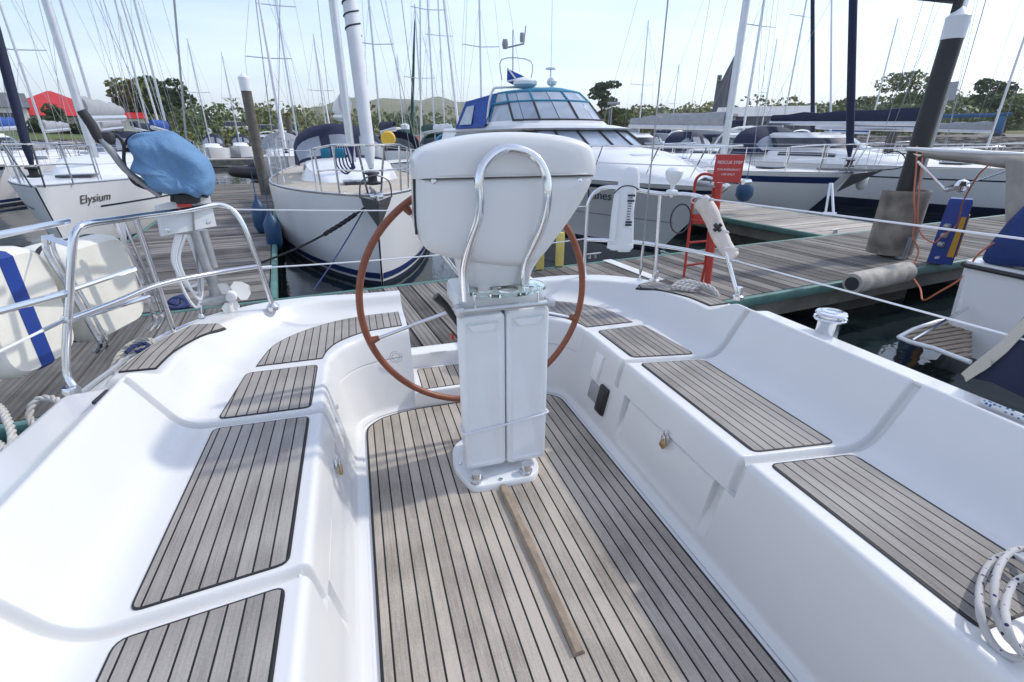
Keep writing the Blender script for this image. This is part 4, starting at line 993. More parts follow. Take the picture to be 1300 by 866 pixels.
# ---- dock roller, power pedestal, cables
ra, rb_ = Pz(1080, 352, .01), Pz(1148, 337, .01)
ra = Pd(1082, 360, 6.15); rb_ = Pd(1150, 345, 6.95)
ro = MB(); dirn = (rb_-ra); n_ = 24
prof = []
for i in range(n_+1):
    k = i/n_; r_ = .115-(.010 if i % 5 == 0 else 0); prof.append((ra+dirn*k, r_))
ro.tube([p for p, _ in prof], [r_ for _, r_ in prof], 20); ro.tube([ra-dirn*.02, ra+dirn*.01], .07, 14, mi=1)
solo(ro, 'dock_roller', [greyrub, dark], 'pale ribbed rubber dock roller fixed along the walkway edge below the black pile', 'dock fender', autos=35)
pw = thing('power_pedestal', 'dark blue shore power pedestal with an amber side panel beside the black pile', 'power pedestal', tuple(Pd(1190, 330, 8.0)))
PD_ = 8.0
def PQ(px, py, dd=0): return Pd(px, py, PD_+dd)
fr_ = [PQ(1172, 332), PQ(1191, 262), PQ(1216, 262), PQ(1202, 332)]
bx = (fr_[3]-fr_[0]); bx.z = 0; wbx = .25; bx.normalize(); by = Vector((-bx.y, bx.x, 0)); o_ = PQ(1176, 333)
h1 = .98
body = [o_+bx*x+by*y for x, y in ((0, 0), (.25, 0), (.25, .22), (0, .22))]
bb = MB(); rings = []
for z, k, sh in ((0, 1.0, 0), (.64, .92, .02), (.74, .9, .03), (.78, .8, .05)):
    c = sum((Vector(b) for b in body), Vector())/4; rings.append([c+(Vector(b)-c)*k+Vector((0, 0, z)) for b in body])
bb.loft(rings, sm=False); bb.build('housing', bluep, pw, world=True)
ap = MB(); c = o_+bx*.252+by*.11; ap.slab([c-by*.06+Vector((0, 0, .10)), c+by*.06+Vector((0, 0, .10)), c-bx*.012+by*.05+Vector((0, 0, .60)), c-bx*.012-by*.05+Vector((0, 0, .60))], bx*.012); ap.build('side_panel', amber, pw, world=True)
ap = MB(); ap.slab([o_+bx*.17-by*.01+Vector((0, 0, .10)), o_+bx*.235-by*.01+Vector((0, 0, .10)), o_+bx*.225+by*.0+Vector((0, 0, .58)), o_+bx*.18+by*.0+Vector((0, 0, .58))], -by*.008); ap.build('front_panel', amber, pw, world=True)
for k in range(3):
    MB().lathe([(.035, 0), (.035, .05), (.028, .055)], o_+bx*.06-by*.005+Vector((0, 0, .24+.11*k)), 12, Matrix.Rotation(rad(90), 3, 'X')).build('socket', galv, pw, world=True)
MB().box(o_+bx*.1-by*.01+Vector((0, 0, .08)), (.12, .006, .03)).build('name_plate', letterw, pw, world=True)
c1_ = MB()
c1_.tube(cr([Pd(1164, 185, 7.9), Pd(1163, 215, 7.9), Pd(1160, 250, 7.85), Pd(1162, 275, 7.85), Pd(1159, 300, 7.85), Pd(1166, 320, 7.85), Pd(1157, 345, 7.6), Pd(1168, 366, 7.0), Pd(1172, 381, 6.6), Pd(1190, 372, 6.5), Pd(1222, 352, 6.4), Pd(1240, 325, 6.35), Pd(1262, 308, 6.3)], 6), .009, 6)
solo(c1_, 'shore_cable', orangec, 'orange shore power cable drooping from the black pile to the boat at the right edge', 'cable')
c2_ = MB()
c2_.tube(cr([Pd(1172, 190, 7.9), Pd(1168, 230, 7.85), Pd(1165, 280, 7.85), Pd(1170, 298, 7.85), Pd(1185, 308, 7.8), Pd(1196, 300, 7.8), Pd(1215, 285, 7.85), Pd(1222, 258, 7.6), Pd(1240, 225, 7.2), Pd(1255, 210, 6.9)], 6), .008, 6)
solo(c2_, 'shore_cable', orangec, 'orange cable running from the blue power pedestal up to the grey awning', 'cable')
# tangle of rope on left walkway by the propeller
tg = MB()
for k in range(4): tg.tube(cr([Pz(212+k*4, 385+k, -.04), Pz(222+k*3, 378-k, -.0), Pz(234+k*2, 381+k*2, -.02), Pz(226+k, 391, -.04), Pz(214+k*3, 390, -.03)], 5, ), .016, 6)
solo(tg, 'rope_heap', ropeb, 'small dark blue heap of rope on the walkway left of the propeller', 'rope')

# ================================================================== OTHER BOATS
class Hull:
    def __init__(s, L, beam, fb, fs, rake=.9, tr=.78, full=.72, wl=(.35, .9), flare=0): s.L, s.B, s.fb, s.fs, s.rake, s.tr, s.full, s.wl, s.flare = L, beam/2, fb, fs, rake, tr, full, wl, flare
    def b(s, q):
        if q < .55: return max(.012, s.B*(1-(1-q/.55)**2.0)**s.full)
        return s.B*(1-(1-s.tr)*((q-.55)/.45)**2)
    def z(s, q): return s.fs+(s.fb-s.fs)*(1-q)**1.7+.05*(q > .5)*((q-.5)/.5)**2
    def pt(s, q, z, side=1, off=0):
        """point on the topsides at height z above the water"""
        zd = s.z(q); h = max(-.6, min(1, z/zd)); b = s.b(q); w = s.wl[0]+(s.wl[1]-s.wl[0])*min(1, q/.45)
        if h >= 0: k = w+(1-w)*(h**(.75 if not s.flare else 1.5))
        else: k = w*max(0, (1-(h/-.6)**2))**.5
        y = q*s.L+s.rake*(1-h)*(1-q)**4*.9 - (.25*(1-h) if q > .98 else 0)*0
        return Vector((side*(b*k+off), y, z))
    def build(s, m, parent, n=26):
        rows = []; s.n = n
        zs = [1, .93, .8, .6, .4, .2, .08, 0, -.2, -.4, -.55]
        for i in range(n+1):
            q = (i/n)**1.25; zd = s.z(q)
            P = [s.pt(q, zd*h, 1) for h in zs]; Q = [s.pt(q, zd*h, -1) for h in zs]
            rows.append(P+Q[::-1])
        mb = MB(); mb.loft(rows, closed=False); k = len(rows[0])
        mb.add(rows[-1], [list(range(k))], sm=False)
        return mb.build('hull', m, parent, autos=50)
    def band(s, name, z0, z1, m, parent, q0=.0, q1=1, n=24, off=.004, rel=False):
        mb = MB(); n = getattr(s, 'n', n) if q0 < .03 and q1 > .97 else n
        for sd in (1, -1):
            rows = []
            for i in range(n+1):
                q = q0+(q1-q0)*(i/n)**1.25; a, b_ = (z0, z1) if not rel else (s.z(q)*z0, s.z(q)*z1)
                rows.append([s.pt(q, a, sd, off), s.pt(q, (a+b_)/2, sd, off), s.pt(q, b_, sd, off)])
            mb.grid(rows)
        return mb.build(name, m, parent, autos=0)
    def deck(s, m, parent, n=22, camber=.06, drop=.0):
        rows = []
        for i in range(n+1):
            q = (i/n)**1.2; b = s.b(q)-.015; z = s.z(q)-drop
            rows.append([Vector((x*b, q*s.L+.0, z+camber*(1-x*x)*min(1, b))) for x in (-1, -.6, -.2, .2, .6, 1)])
        mb = MB(); mb.grid(rows); return mb.build('deck', m, parent)
    def toerail(s, m, parent, r=.02, n=20):
        mb = MB()
        for sd in (1, -1): mb.tube([Vector((sd*(s.b((i/n)**1.2)-.02), (i/n)**1.2*s.L, s.z((i/n)**1.2)+.02)) for i in range(n+1)], r, 5)
        return mb.build('toe_rail', m, parent)

def sailboat(label, pos, rz, L=10, beam=3.1, fb=1.25, fs=.95, hull=gelw, stripe=stripeb, cover=navy, mast_h=14, mast_s=None, hood=navy, furl=sailw, furl_r=.06, boom=True, cabin=True,
             group=None, detail=1, rake=.9, sheer_band=None, anti=antif, mast_r=.085, boomlen=None, deckm=None, stands=True, name='moored_sailboat', spread=2, mizzen=False, forestay=True, hull_full=.72, wires=True, wl=(.45, .92)):
    """pos is the bow at the waterline; local +y runs aft"""
    t_ = thing(name, label, 'sailboat', (pos[0], pos[1], WATER), rz, group)
    h = Hull(L, beam, fb, fs, rake, full=hull_full, wl=wl)
    ho = h.build(hull, t_, 30 if detail > 1 else 16)
    if stripe: h.band('boot_stripe', .10, .19, stripe, ho, off=.012 if detail > 1 else .004)
    h.band('antifouling', -.3, .06, anti, ho)
    if sheer_band: h.band('sheer_band', sheer_band[0], sheer_band[1], sheer_band[2], ho, q0=.01, rel=True)
    dk = h.deck(deckm or deckcr, t_)
    if detail > 0: h.toerail(alu, t_, .022 if detail < 2 else .018)
    ms = mast_s or L*.36
    if cabin:
        rows = []; s0, s1 = L*.22, L*.66
        for i in range(15):
            k = i/14; s_ = s0+(s1-s0)*k; q = s_/L; hh = .40*smooth(0, .55, k)*(1-.12*k)+.015; w = min(h.b(q)*.62, beam*.30)*(.55+.45*smooth(0, .4, k)); z = h.z(q)
            rows.append([(-w, s_, z), (-w*.93, s_, z+hh*.5), (-w*.86, s_, z+hh*.9), (-w*.7, s_, z+hh), (-w*.3, s_, z+hh+.035), (w*.3, s_, z+hh+.035), (w*.7, s_, z+hh), (w*.86, s_, z+hh*.9), (w*.93, s_, z+hh*.5), (w, s_, z)])
        mb = MB(); mb.grid(rows); mb.add([Vector(p) for p in rows[-1]], [list(range(10))], sm=False)
        cab = mb.build('coachroof', gelw, t_)
        for sd in (1, -1):
            wn = MB(); R_ = rows[6:12]
            a = [Vector(r[1 if sd < 0 else 8]) for r in R_]; b_ = [Vector(r[2 if sd < 0 else 7]) for r in R_]
            wn.grid([[p.lerp(q_, .15)+Vector((sd*.012, 0, 0)) for p, q_ in zip(a, b_)], [p.lerp(q_, .85)+Vector((sd*.012, 0, .004)) for p, q_ in zip(a, b_)]])
            wn.build('window', window, cab, autos=0)
        if detail > 1:
            MB().box((0, L*.20, h.z(.2)+.09), (.55, .55, .05), .02).build('fore_hatch', window, t_)
    zc = h.z(.5)
    if hood:
        s0 = L*.60; w = beam*.33; ht = .95; base = zc+.22
        def arch(s_, hh, ww, k=14): return [Vector((-ww*math.cos(math.pi*i/k)*(1 if True else 0), s_, base+hh*min(1, math.sin(math.pi*i/k)**.55 if 0 < i < k else 0))) for i in range(k+1)]
        A0, A1, A2, A3 = arch(s0, .12, w*.92), arch(s0+.42, ht*.80, w), arch(s0+.72, ht*.98, w*1.02), arch(s0+1.35, ht, w*1.04)
        sh = MB(); sh.grid([A0, [a.lerp(b, .18) for a, b in zip(A0, A1)]]); sh.grid([[a.lerp(b, .88) for a, b in zip(A0, A1)], A1, A2, A3])
        for i0, i1 in ((0, 1), (5, 6), (8, 9), (13, 14)): sh.grid([[A0[j].lerp(A1[j], q)+Vector((0, -.004, .004)) for j in range(i0, i1+1)] for q in (.16, .5, .9)])
        ho_ = sh.build('sprayhood', hood, t_, autos=0)
        wn = MB(); wn.grid([[a.lerp(b, q) for a, b in zip(A0, A1)] for q in (.17, .4, .65, .89)]); wn.build('hood_window', hoodw, ho_, autos=0)
    zm = h.z(ms/L)+(.38 if cabin else 0)
    ma = MB(); lean = .012
    mt = Vector((0, ms+mast_h*lean, zm+mast_h)); mb0 = Vector((0, ms, zm))
    ma.tube([mb0, mb0.lerp(mt, .7), mt], [mast_r, mast_r, mast_r*.7], 16 if detail > 1 else 6)
    mast = ma.build('mast', alu, t_)
    for i in range(spread):
        k = (i+1)/(spread+1); p = mb0.lerp(mt, k); sw = beam*.32*(1-.2*i); sp_ = MB(); sp_.tube([p+Vector((-sw, .12, .05)), p, p+Vector((sw, .12, .05))], .022, 5); sp_.build('spreader', alu, mast)
    bl = boomlen or L*.34
    if boom:
        bz = zm+.75; bm_ = MB().tube([(0, ms+.08, bz), (0, ms+bl, bz+.12)], .075, 8); bo = bm_.build('boom', alu, t_)
        if cover:
            rr_ = []
            for i in range(9):
                k = i/8; s_ = ms+.10+(bl-.15)*k; hh = .17*(1-k)**.8+.22+.03*math.sin(i*2.3); ww = .15*(1-.4*k); z = bz+.07+.12*k
                rr_.append([(ww*math.cos(2*math.pi*j/10)*.8, s_, z+hh*.42+hh*.5*math.sin(2*math.pi*j/10)+.012*math.sin(j*5+i*3)) for j in range(10)])
            MB().loft(rr_).build('sail_cover', cover, bo)
    if forestay:
        a, b_ = Vector((0, .12, h.z(0)+.12)), Vector((0, mt.y-.1, mt.z-.5))
        fu = MB()
        if furl:
            P = [a.lerp(b_, k) for k in (.015, .03, .1, .3, .6, .85, .95, .97)]; fu.tube(P, [.03, furl_r*.9, furl_r, furl_r*.95, furl_r*.75, furl_r*.45, furl_r*.3, .012], 18 if detail > 1 else 8); fu.tube([b_.lerp(a, .03), b_], .008, 5)
            fu.build('furled_sail', furl, t_)
            MB().lathe([(.05, -.03), (.10, -.02), (.10, .0), (.06, .02), (.06, .09), (.10, .11), (.09, .13)], a+Vector((0, .02, .05)), 12).build('furling_drum', dark, t_)
        else: fu.tube([a, b_], .008, 5); fu.build('forestay', wirefar, t_)
    if wires:
        wr = MB(); cb = h.b(ms/L)-.06; r_ = .007
        for sd in (1, -1):
            ch = Vector((sd*cb, ms+.15, h.z(ms/L)))
            k1 = mb0.lerp(mt, 1/(spread+1) if spread else .5)+Vector((sd*beam*.32, .12, .05)); wr.tube([ch, k1, mt-Vector((0, 0, .2))], r_, 4); wr.tube([ch-Vector((0, .1, 0)), mb0.lerp(mt, .46)], r_*.8, 4)
        wr.tube([Vector((0, L*.985, h.z(1))), mt], r_, 4)
        if detail: wr.tube([mt, mt+Vector((0, 0, .7))], .006, 4)
        wr.build('rigging', wirefar, t_)
    if detail > 0:
        pu = MB(); zb = h.z(0); b3 = h.b(.10); r_ = .014
        pts_ = [Vector((-b3*.92, L*.11, h.z(.11)+.6)), Vector((-b3*.60, L*.045, zb+.62)), Vector((-.16, -.06, zb+.63)), Vector((.16, -.06, zb+.63)), Vector((b3*.60, L*.045, zb+.62)), Vector((b3*.92, L*.11, h.z(.11)+.6))]
        pu.tube(cr(pts_, 4), r_, 6)
        pu.tube(cr([p-Vector((0, 0, .30)) for p in pts_], 4), r_*.8, 6)
        for p in (pts_[0], pts_[1], pts_[4], pts_[5]): pu.tube([p, Vector((p.x*.96, p.y+.05, h.z(p.y/L)))], r_, 6)
        for p in (pts_[2], pts_[3]): pu.tube([p, Vector((p.x*.5, .12, zb))], r_, 6)
        pu.build('pulpit', steel, t_)
        if stands:
            for sd in (1, -1):
                prev = None; ls = MB()
                for q in (.11, .25, .40, .55, .70, .85):
                    p = Vector((sd*(h.b(q)-.06), q*L, h.z(q))); ls.tube([p, p+Vector((0, 0, .6))], .011, 5)
                    if prev:
                        for zz in (.58, .30): ls.tube([prev+Vector((0, 0, zz)), p+Vector((0, 0, zz))], .005, 4)
                    prev = p
                ls.build('guardrail', steel, t_)
    return t_, h

def fender(p, label, m, r=.11, l=.55, group='fenders'):
    f = MB(); f.lathe([(.02, l+.10), (.03, l+.02), (r*.6, l-.02), (r, l-.12), (r, .12), (r*.6, .02), (.03, 0), (.0, -.01)], p, 16); f.tube([(p[0], p[1], p[2]+l+.08), (p[0], p[1], p[2]+l+.62)], .007, 5)
    return solo(f, 'fender', m, label, 'fender', group)

# ---- the white yacht moored bow-to, straight behind the wheel
bow = Vector((.24, 6.75)); RZ_B = math.atan(.07)
sb, sbh = sailboat('white sloop moored bow-on behind the steering wheel, with furled white jib', (bow.x, bow.y), RZ_B, L=10.5, beam=3.25, fb=1.27, fs=1.08, hull=gelw, stripe=stripeb, cover=sailw, mast_h=15, mast_s=3.35, wl=(.88, .97),
        hood=navy, furl=sailw, furl_r=.088, detail=2, rake=.35, mast_r=.072, deckm=decktk, boom=True, hull_full=.74)
LB = lambda x, y, z: Vector((x, y, z))
# anchor and stem roller
an = MB(); zb = sbh.z(0)
an.tube([LB(0, .55, zb+.07), LB(0, -.12, zb+.05), LB(0, -.25, zb-.06)], .022, 8)
an.slab([LB(0, -.28, zb-.02), LB(-.20, -.08, zb+.02), LB(-.17, .02, zb-.10), LB(0, -.06, zb-.40)], LB(0, .02, .0)).slab([LB(0, -.28, zb-.02), LB(.20, -.08, zb+.02), LB(.17, .02, zb-.10), LB(0, -.06, zb-.40)], LB(0, .02, .0))
an.tube(cr([LB(-.20, -.04, zb+.0), LB(-.17, -.12, zb+.20), LB(0, -.16, zb+.28), LB(.17, -.12, zb+.20), LB(.20, -.04, zb+.0)], 5), .010, 6)
an.build('anchor', mat('anchor_grey', (.20, .205, .21), .45, metal=.5), sb, autos=30)
MB().box((0, .08, zb+.02), (.16, .5, .05), .01).tube([(-.08, -.08, zb+.03), (.08, -.08, zb+.03)], .035, 8).build('bow_roller', steel, sb)
for x in (-.95, -.62): MB().box((x*.55, .62, zb+.52), (.12, .02, .12), .01).build('bow_light', teal, sb)
rp = MB()
for k in range(5): rp.tube(cr([LB(-.35+.03*k, 1.1, zb+.62), LB(-.38+.05*k, 1.12, zb+.35), LB(-.25+.03*k, 1.15, zb+.22+.02*k), LB(-.15, 1.1, zb+.4), LB(-.2+.02*k, 1.08, zb+.62)], 4), .012, 5)
rp.build('jib_sheet', ropeb, sb)
lsh = MB()   # black lashing round the furled jib, high up
a, b_ = Vector((0, .12, zb+.12)), Vector((0, 3.35+15*.012-.1, sbh.z(.32)+.38+14.5))
pp_ = [a.lerp(b_, .12+.05*i/60)+Vector((.092*math.cos(i*.55), .092*math.sin(i*.55), 0)) for i in range(61)]
lsh.tube(pp_, .010, 5); lsh.tube([a.lerp(b_, .172)+Vector((.093*math.cos(t_), .093*math.sin(t_), .0)) for t_ in [2*math.pi*i/20 for i in range(20)]], .014, 5, closed=True)
lsh.build('sail_lashing', chain, sb)
bw = MB().box((.72, 9.6, 1.9), (.5, .12, .45), .05); bw.build('stern_box', navy, sb)
MB().lathe([(.13, -.05), (.17, 0), (.13, .05)], (1.0, 5.5, 1.95), 16, Matrix.Rotation(rad(90), 3, 'X')).build('lifebuoy', yel, sb)
for (px, py, lab) in ((351, 318, 'dark blue fender hanging by the bow of the white sloop, nearer of two'), (334, 296, 'dark blue fender hanging by the bow of the white sloop, farther of two')):
    D_ = 8.2 if px > 340 else 9.2; p = Pd(px, py, D_); fender((p.x, p.y, p.z), lab, fendb, .115, .52)
snb = MB(); A0 = Pd(474, 256, 6.9); B0 = Pd(322, 337, 6.6); P = [A0.lerp(B0, i/20)-Vector((0, 0, .08*math.sin(math.pi*i/20))) for i in range(21)]
snb.tube(P, .014, 6); laid_rope(snb, [A0.lerp(B0, k)-Vector((0, 0, .08*math.sin(math.pi*k))) for k in (.16, .22, .30, .38, .44)], .03)
solo(snb, 'mooring_line', chain, 'dark mooring line with a rubber snubber at the bow of the white sloop', 'mooring line')
ln = MB(); ln.tube(sag(Pd(461, 268, 6.9), Pd(398, 368, 6.0), .03), .009, 6); solo(ln, 'mooring_line', ropeb, 'thin blue mooring line hanging down the bow of the white sloop', 'mooring line')

# ---- the boat named on its bow, far left
el, elh = sailboat('white sloop with its name in grey letters on the bow, far left', (-4.75, 9.7), math.atan(.13), L=10.2, beam=3.5, fb=1.26, fs=1.15, hull=gelw, stripe=stripek, cover=greyc, mast_h=14.5, mast_s=3.4, hull_full=1.0,
        hood=None, furl=navy, furl_r=.065, detail=2, rake=.55, mast_r=.078, deckm=gelw)
elh.band('cove_line', .66, .685, stripek, el, q0=.09, q1=.9, rel=True)
def hull_text(h, parent, body, q0, z, size, m, side, shear=.2, rel=0):
    """lettering bent onto the topsides; x of the text runs along the hull, y up"""
    o = textmesh('boat_name', body, size, m, parent, Matrix.Identity(4), depth=.004, shear=shear, world=False, align='LEFT')
    x1 = max(v.co.x for v in o.data.vertices)
    for v in o.data.vertices:
        x = v.co.x if side > 0 else x1-v.co.x
        v.co = h.pt(q0+x/h.L, z+v.co.y, side, .010+max(0, v.co.z)) if True else v.co
    return o
E_T = hull_text(elh, el, 'Elysium', .052, .99, .20, letterg, 1, shear=.25)
# ---- the yacht with the blue sheer band, right
ya, yah = sailboat('white yacht with a broad navy band under its deck edge, behind the red notice', (11.05, 8.95), math.atan(.13), L=11, beam=3.3, fb=1.20, fs=1.0, hull=gelw, stripe=None, cover=greyc, mast_h=16, mast_s=3.9,
        hood=None, furl=navy, furl_r=.085, detail=2, rake=1.25, mast_r=.10, deckm=deckcr, sheer_band=(.80, .93, stripeb), boomlen=4.6, anti=antif)
an = MB(); zb = yah.z(0); an.tube([LB(0, .9, zb+.06), LB(0, -.45, zb+.10)], .03, 8)
an.slab([LB(-.16, .25, zb+.09), LB(.16, .25, zb+.09), LB(.10, -.55, zb+.13), LB(-.10, -.55, zb+.13)], LB(0, 0, -.05)); an.slab([LB(0, -.62, zb+.10), LB(-.17, -.1, zb+.0), LB(0, .25, zb-.42)], LB(.0, .03, 0)).slab([LB(0, -.62, zb+.10), LB(.17, -.1, zb+.0), LB(0, .25, zb-.42)], LB(.0, .03, 0)); an.build('anchor', MATS['anchor_grey'], ya, autos=30)
an = MB(); an.tube(cr([LB(-.02, -.5, zb+.10), LB(0, -.95, zb+.18), LB(0, -1.0, zb+.36), LB(0, -.8, zb+.5), LB(0, -.55, zb+.45)], 5), .012, 6); an.build('anchor_hoop', dark, ya)
fender(Pd(943, 256, 11.5), 'teal blue round fender hanging behind the red notice', fendb, .17, .40)
p = Pd(1092, 238, 14.5); fender((p.x, p.y, p.z-.05), 'small white fender hanging at the bow of the large pale hull', fendw, .12, .4)
ln = MB(); ln.tube([Pd(1054, 233, 10.6), Pd(1048, 270, 10.2)], .02, 6); ln.tube([Pd(1056, 233, 10.6), Pd(1058, 271, 10.2)], .02, 6); ln.tube([Pd(1045, 271, 10.2), Pd(1062, 272, 10.2)], .03, 6)
solo(ln, 'mooring_line', whitewire, 'doubled white mooring line from the navy-banded yacht to the pale pontoon', 'mooring line')
# ---- the bigger hull behind it
yc, ych = sailboat('large pale grey-blue yacht with dark waterline, farthest right beyond the black pile', (16.3, 7.4), math.atan(.13), L=13, beam=4.1, fb=1.25, fs=1.15, hull=gelw, stripe=stripek, cover=navy, mast_h=17, mast_s=3.62, hood=navy, furl=navy, furl_r=.1, detail=2, rake=.6, mast_r=.12, boomlen=5.2)
ych.band('cove_line', .76, .79, stripek, yc, q0=.02, q1=.98, rel=True); ych.band('waterline_band', .02, .30, stripek, yc, off=.006)
# a sprayhooded yacht between them
yb, ybh = sailboat('white yacht with navy sprayhood and navy furled headsail behind the navy-banded yacht', (17.0, 15.5), math.atan(.13), L=10, beam=3.2, fb=1.2, fs=1.0, cover=navy, hood=navy, furl=navy, furl_r=.075, detail=1, mast_h=14, mast_r=.055)

# ---- motor cruiser
mc = thing('motor_cruiser', 'white flybridge motor cruiser with blue canopy and grey-shaded hull behind the pedestal', 'motorboat', (5.55, 6.55, WATER), math.atan(.13))
mh = Hull(12.5, 3.7, 1.27, 1.25, rake=1.5, tr=.93, full=.62, wl=(.12, .92), flare=1)
hobj = mh.build(gelw, mc, 30); mh.band('antifouling', -.3, .06, antif, hobj)
mh.band('rubbing_strake', .90, .95, stripek, mc, off=.03, rel=True); mh.band('chine_line', .46, .475, greyc, mc, q0=.02, rel=True, off=.008)
rows = []
for i in range(21):
    k = i/20; s_ = .35+11.2*k; q = s_/12.5; b_ = mh.b(q)-.10; z = mh.z(q)
    hh = .05+.42*smooth(.2, 3.2, s_)+.03
    rows.append([(-b_, s_, z), (-b_*.93, s_, z+hh*.6), (-b_*.78, s_, z+hh*.97), (-b_*.4, s_, z+hh+.04), (0, s_, z+hh+.05), (b_*.4, s_, z+hh+.04), (b_*.78, s_, z+hh*.97), (b_*.93, s_, z+hh*.6), (b_, s_, z)])
mb = MB(); mb.grid(rows); mb.add(rows[-1], [list(range(9))], sm=False); mb.build('deck', gelw, mc)
ZW = -WATER  # metres from world z to local z
def ring_h(s0, s1, w, z, n=9, p=3.0):
    """rounded-front plan outline: front arc then straight sides"""
    out = []
    for i in range(n): a = -math.pi/2+math.pi*i/(n-1); out.append(Vector((w*math.sin(a), s0+(1.0)*(1-math.cos(a)), z)))
    out += [Vector((w, s1, z)), Vector((-w, s1, z))]
    return out
# saloon with raked windscreen
sal = [ring_h(2.7, 10.6, 1.42, 1.68), ring_h(2.95, 10.6, 1.42, 1.76)]
top_ = [ring_h(3.65, 10.6, 1.28, 2.11), ring_h(3.8, 10.6, 1.24, 2.15)]
MB().loft([sal[0], sal[1], [a.lerp(b, .04) for a, b in zip(sal[1], top_[0])]], c0=False, c1=False).loft([top_[0], [p+Vector((0, -.12, .03)) for p in ring_h(3.62, 10.6, 1.31, 2.13)], [p+Vector((0, 0, .14)) for p in ring_h(4.05, 10.6, 1.24, 2.09)]]).build('saloon', gelw, mc)
for i in range(8):   # panes and mullions between
    A0, A1, B0, B1 = sal[1][i], sal[1][i+1], top_[0][i], top_[0][i+1]
    f = lambda u, v_, o=0: A0.lerp(A1, u).lerp(B0.lerp(B1, u), v_)
    MB().add([f(.04, .03), f(.96, .03), f(.96, .97), f(.04, .97)], [[0, 1, 2, 3]], 0, False).build('windscreen_pane', window if i in (0, 7) else clearw, mc, autos=0)
    mu = MB(); mu.tube([f(0, .0), f(0, 1)], .03, 6); mu.tube([f(0, .02), f(1, .02)], .018, 5); mu.tube([f(0, .98), f(1, .98)], .018, 5); mu.build('mullion', dark, mc)
for sd in (1, -1):
    MB().add([Vector((sd*1.425, 3.75, 1.78)), Vector((sd*1.425, 9.6, 1.78)), Vector((sd*1.30, 9.2, 2.09)), Vector((sd*1.30, 4.7, 2.09))], [[0, 1, 2, 3]], 0, False).build('side_window', window, mc, autos=0)
    MB().add([Vector((sd*1.41, 9.6, 1.7)), Vector((sd*1.41, 10.6, 1.7)), Vector((sd*1.27, 10.6, 2.12)), Vector((sd*1.29, 9.2, 2.10)), ], [[0, 1, 2, 3]], 0, False).build('side_panel', gelw, mc, autos=0)
# flybridge coaming, two-tier enclosure, canopy
fb0, fb1 = ring_h(4.3, 9.4, 1.18, 2.26), ring_h(4.45, 9.4, 1.16, 2.34)
MB().loft([ring_h(4.05, 9.6, 1.24, 2.20), fb0, fb1]).build('flybridge', gelw, mc)
g1, g2 = ring_h(4.95, 6.9, 1.06, 2.75), ring_h(5.3, 6.9, .96, 2.97)
fw = ring_h(4.45, 6.9, 1.16, 2.34)
for i in range(8):
    for lo_, hi_, nm in ((fw, g1, 'enclosure_pane'), (g1, g2, 'enclosure_pane')):
        A0, A1, B0, B1 = lo_[i], lo_[i+1], hi_[i], hi_[i+1]; f = lambda u, v_: A0.lerp(A1, u).lerp(B0.lerp(B1, u), v_)
        MB().add([f(.02, .03), f(.98, .03), f(.98, .97), f(.02, .97)], [[0, 1, 2, 3]], 0, False).build(nm, clearw, mc, autos=0)
        if i % 2 == 0: MB().tube([f(0, 0), f(0, 1)], .028, 6).build('enclosure_seam', teal if lo_ is g1 else dark, mc)
for rg, m_ in ((fw, dark), (g1, teal), (g2, teal)): MB().tube(rg[:9], .026, 6).build('enclosure_seam', m_, mc)
for sd in (1, -1):
    MB().add([fw[8] if sd > 0 else fw[0], Vector((sd*1.16, 6.9, 2.34)), Vector((sd*.96, 6.9, 2.97)), g2[8] if sd > 0 else g2[0]], [[0, 1, 2, 3]], 0, False).build('side_pane', clearw, mc, autos=0)
    MB().tube([Vector((sd*1.165, 6.9, 2.34)), Vector((sd*.97, 6.9, 2.97))], .03, 6).tube([Vector((sd*1.07, 5.9, 2.75)), Vector((sd*1.06, 6.9, 2.75))], .03, 6).build('enclosure_seam', teal, mc)
MB().loft([g2, [p+Vector((0, .03, .05)) for p in ring_h(5.35, 6.9, .94, 2.97)], [Vector((p.x*.6, p.y+.25*(6.4-p.y)*.3, 3.07)) for p in ring_h(5.5, 6.9, .9, 3.2)]]).build('canopy_top', teal, mc, autos=0)
ac = MB(); ac.slab([(-1.3, 6.95, 2.22), (-1.3, 9.3, 2.2), (-1.15, 8.7, 2.9), (-.96, 6.95, 2.99)], (.02, 0, 0)).slab([(1.3, 6.95, 2.22), (1.3, 9.3, 2.2), (1.15, 8.7, 2.9), (.96, 6.95, 2.99)], (-.02, 0, 0)).slab([(-1.15, 8.7, 2.9), (1.15, 8.7, 2.9), (.96, 6.95, 3.01), (-.96, 6.95, 3.01)], (0, 0, -.02)).slab([(-1.3, 9.3, 2.2), (1.3, 9.3, 2.2), (1.15, 8.7, 2.89), (-1.15, 8.7, 2.89)], (0, -.02, 0))
aco = ac.build('aft_canopy', bluec, mc, autos=0)
MB().add([(-1.305, 7.9, 2.3), (-1.305, 8.9, 2.3), (-1.20, 8.5, 2.76), (-1.16, 8.0, 2.78)], [[0, 1, 2, 3]], 0, False).build('canopy_window', clearw, aco, autos=0)
ar = MB(); ar.tube(cr([(-1.2, 7.0, 2.3), (-1.1, 6.9, 3.0), (-.8, 6.8, 3.14), (.8, 6.8, 3.14), (1.1, 6.9, 3.0), (1.2, 7.0, 2.3)], 6), .03, 8).build('radar_arch', gelw, mc)
MB().lathe([(.0, -.12), (.2, -.11), (.30, -.03), (.30, .04), (.2, .11), (0, .13)], (-.35, 6.5, 3.22), 20).build('radar_dome', plast, mc)
MB().lathe([(.04, -.2), (.05, 0), (.11, .03), (.13, .10), (.09, .17), (0, .19)], (.30, 6.3, 3.17), 14).build('aerial_dome', plast, mc)
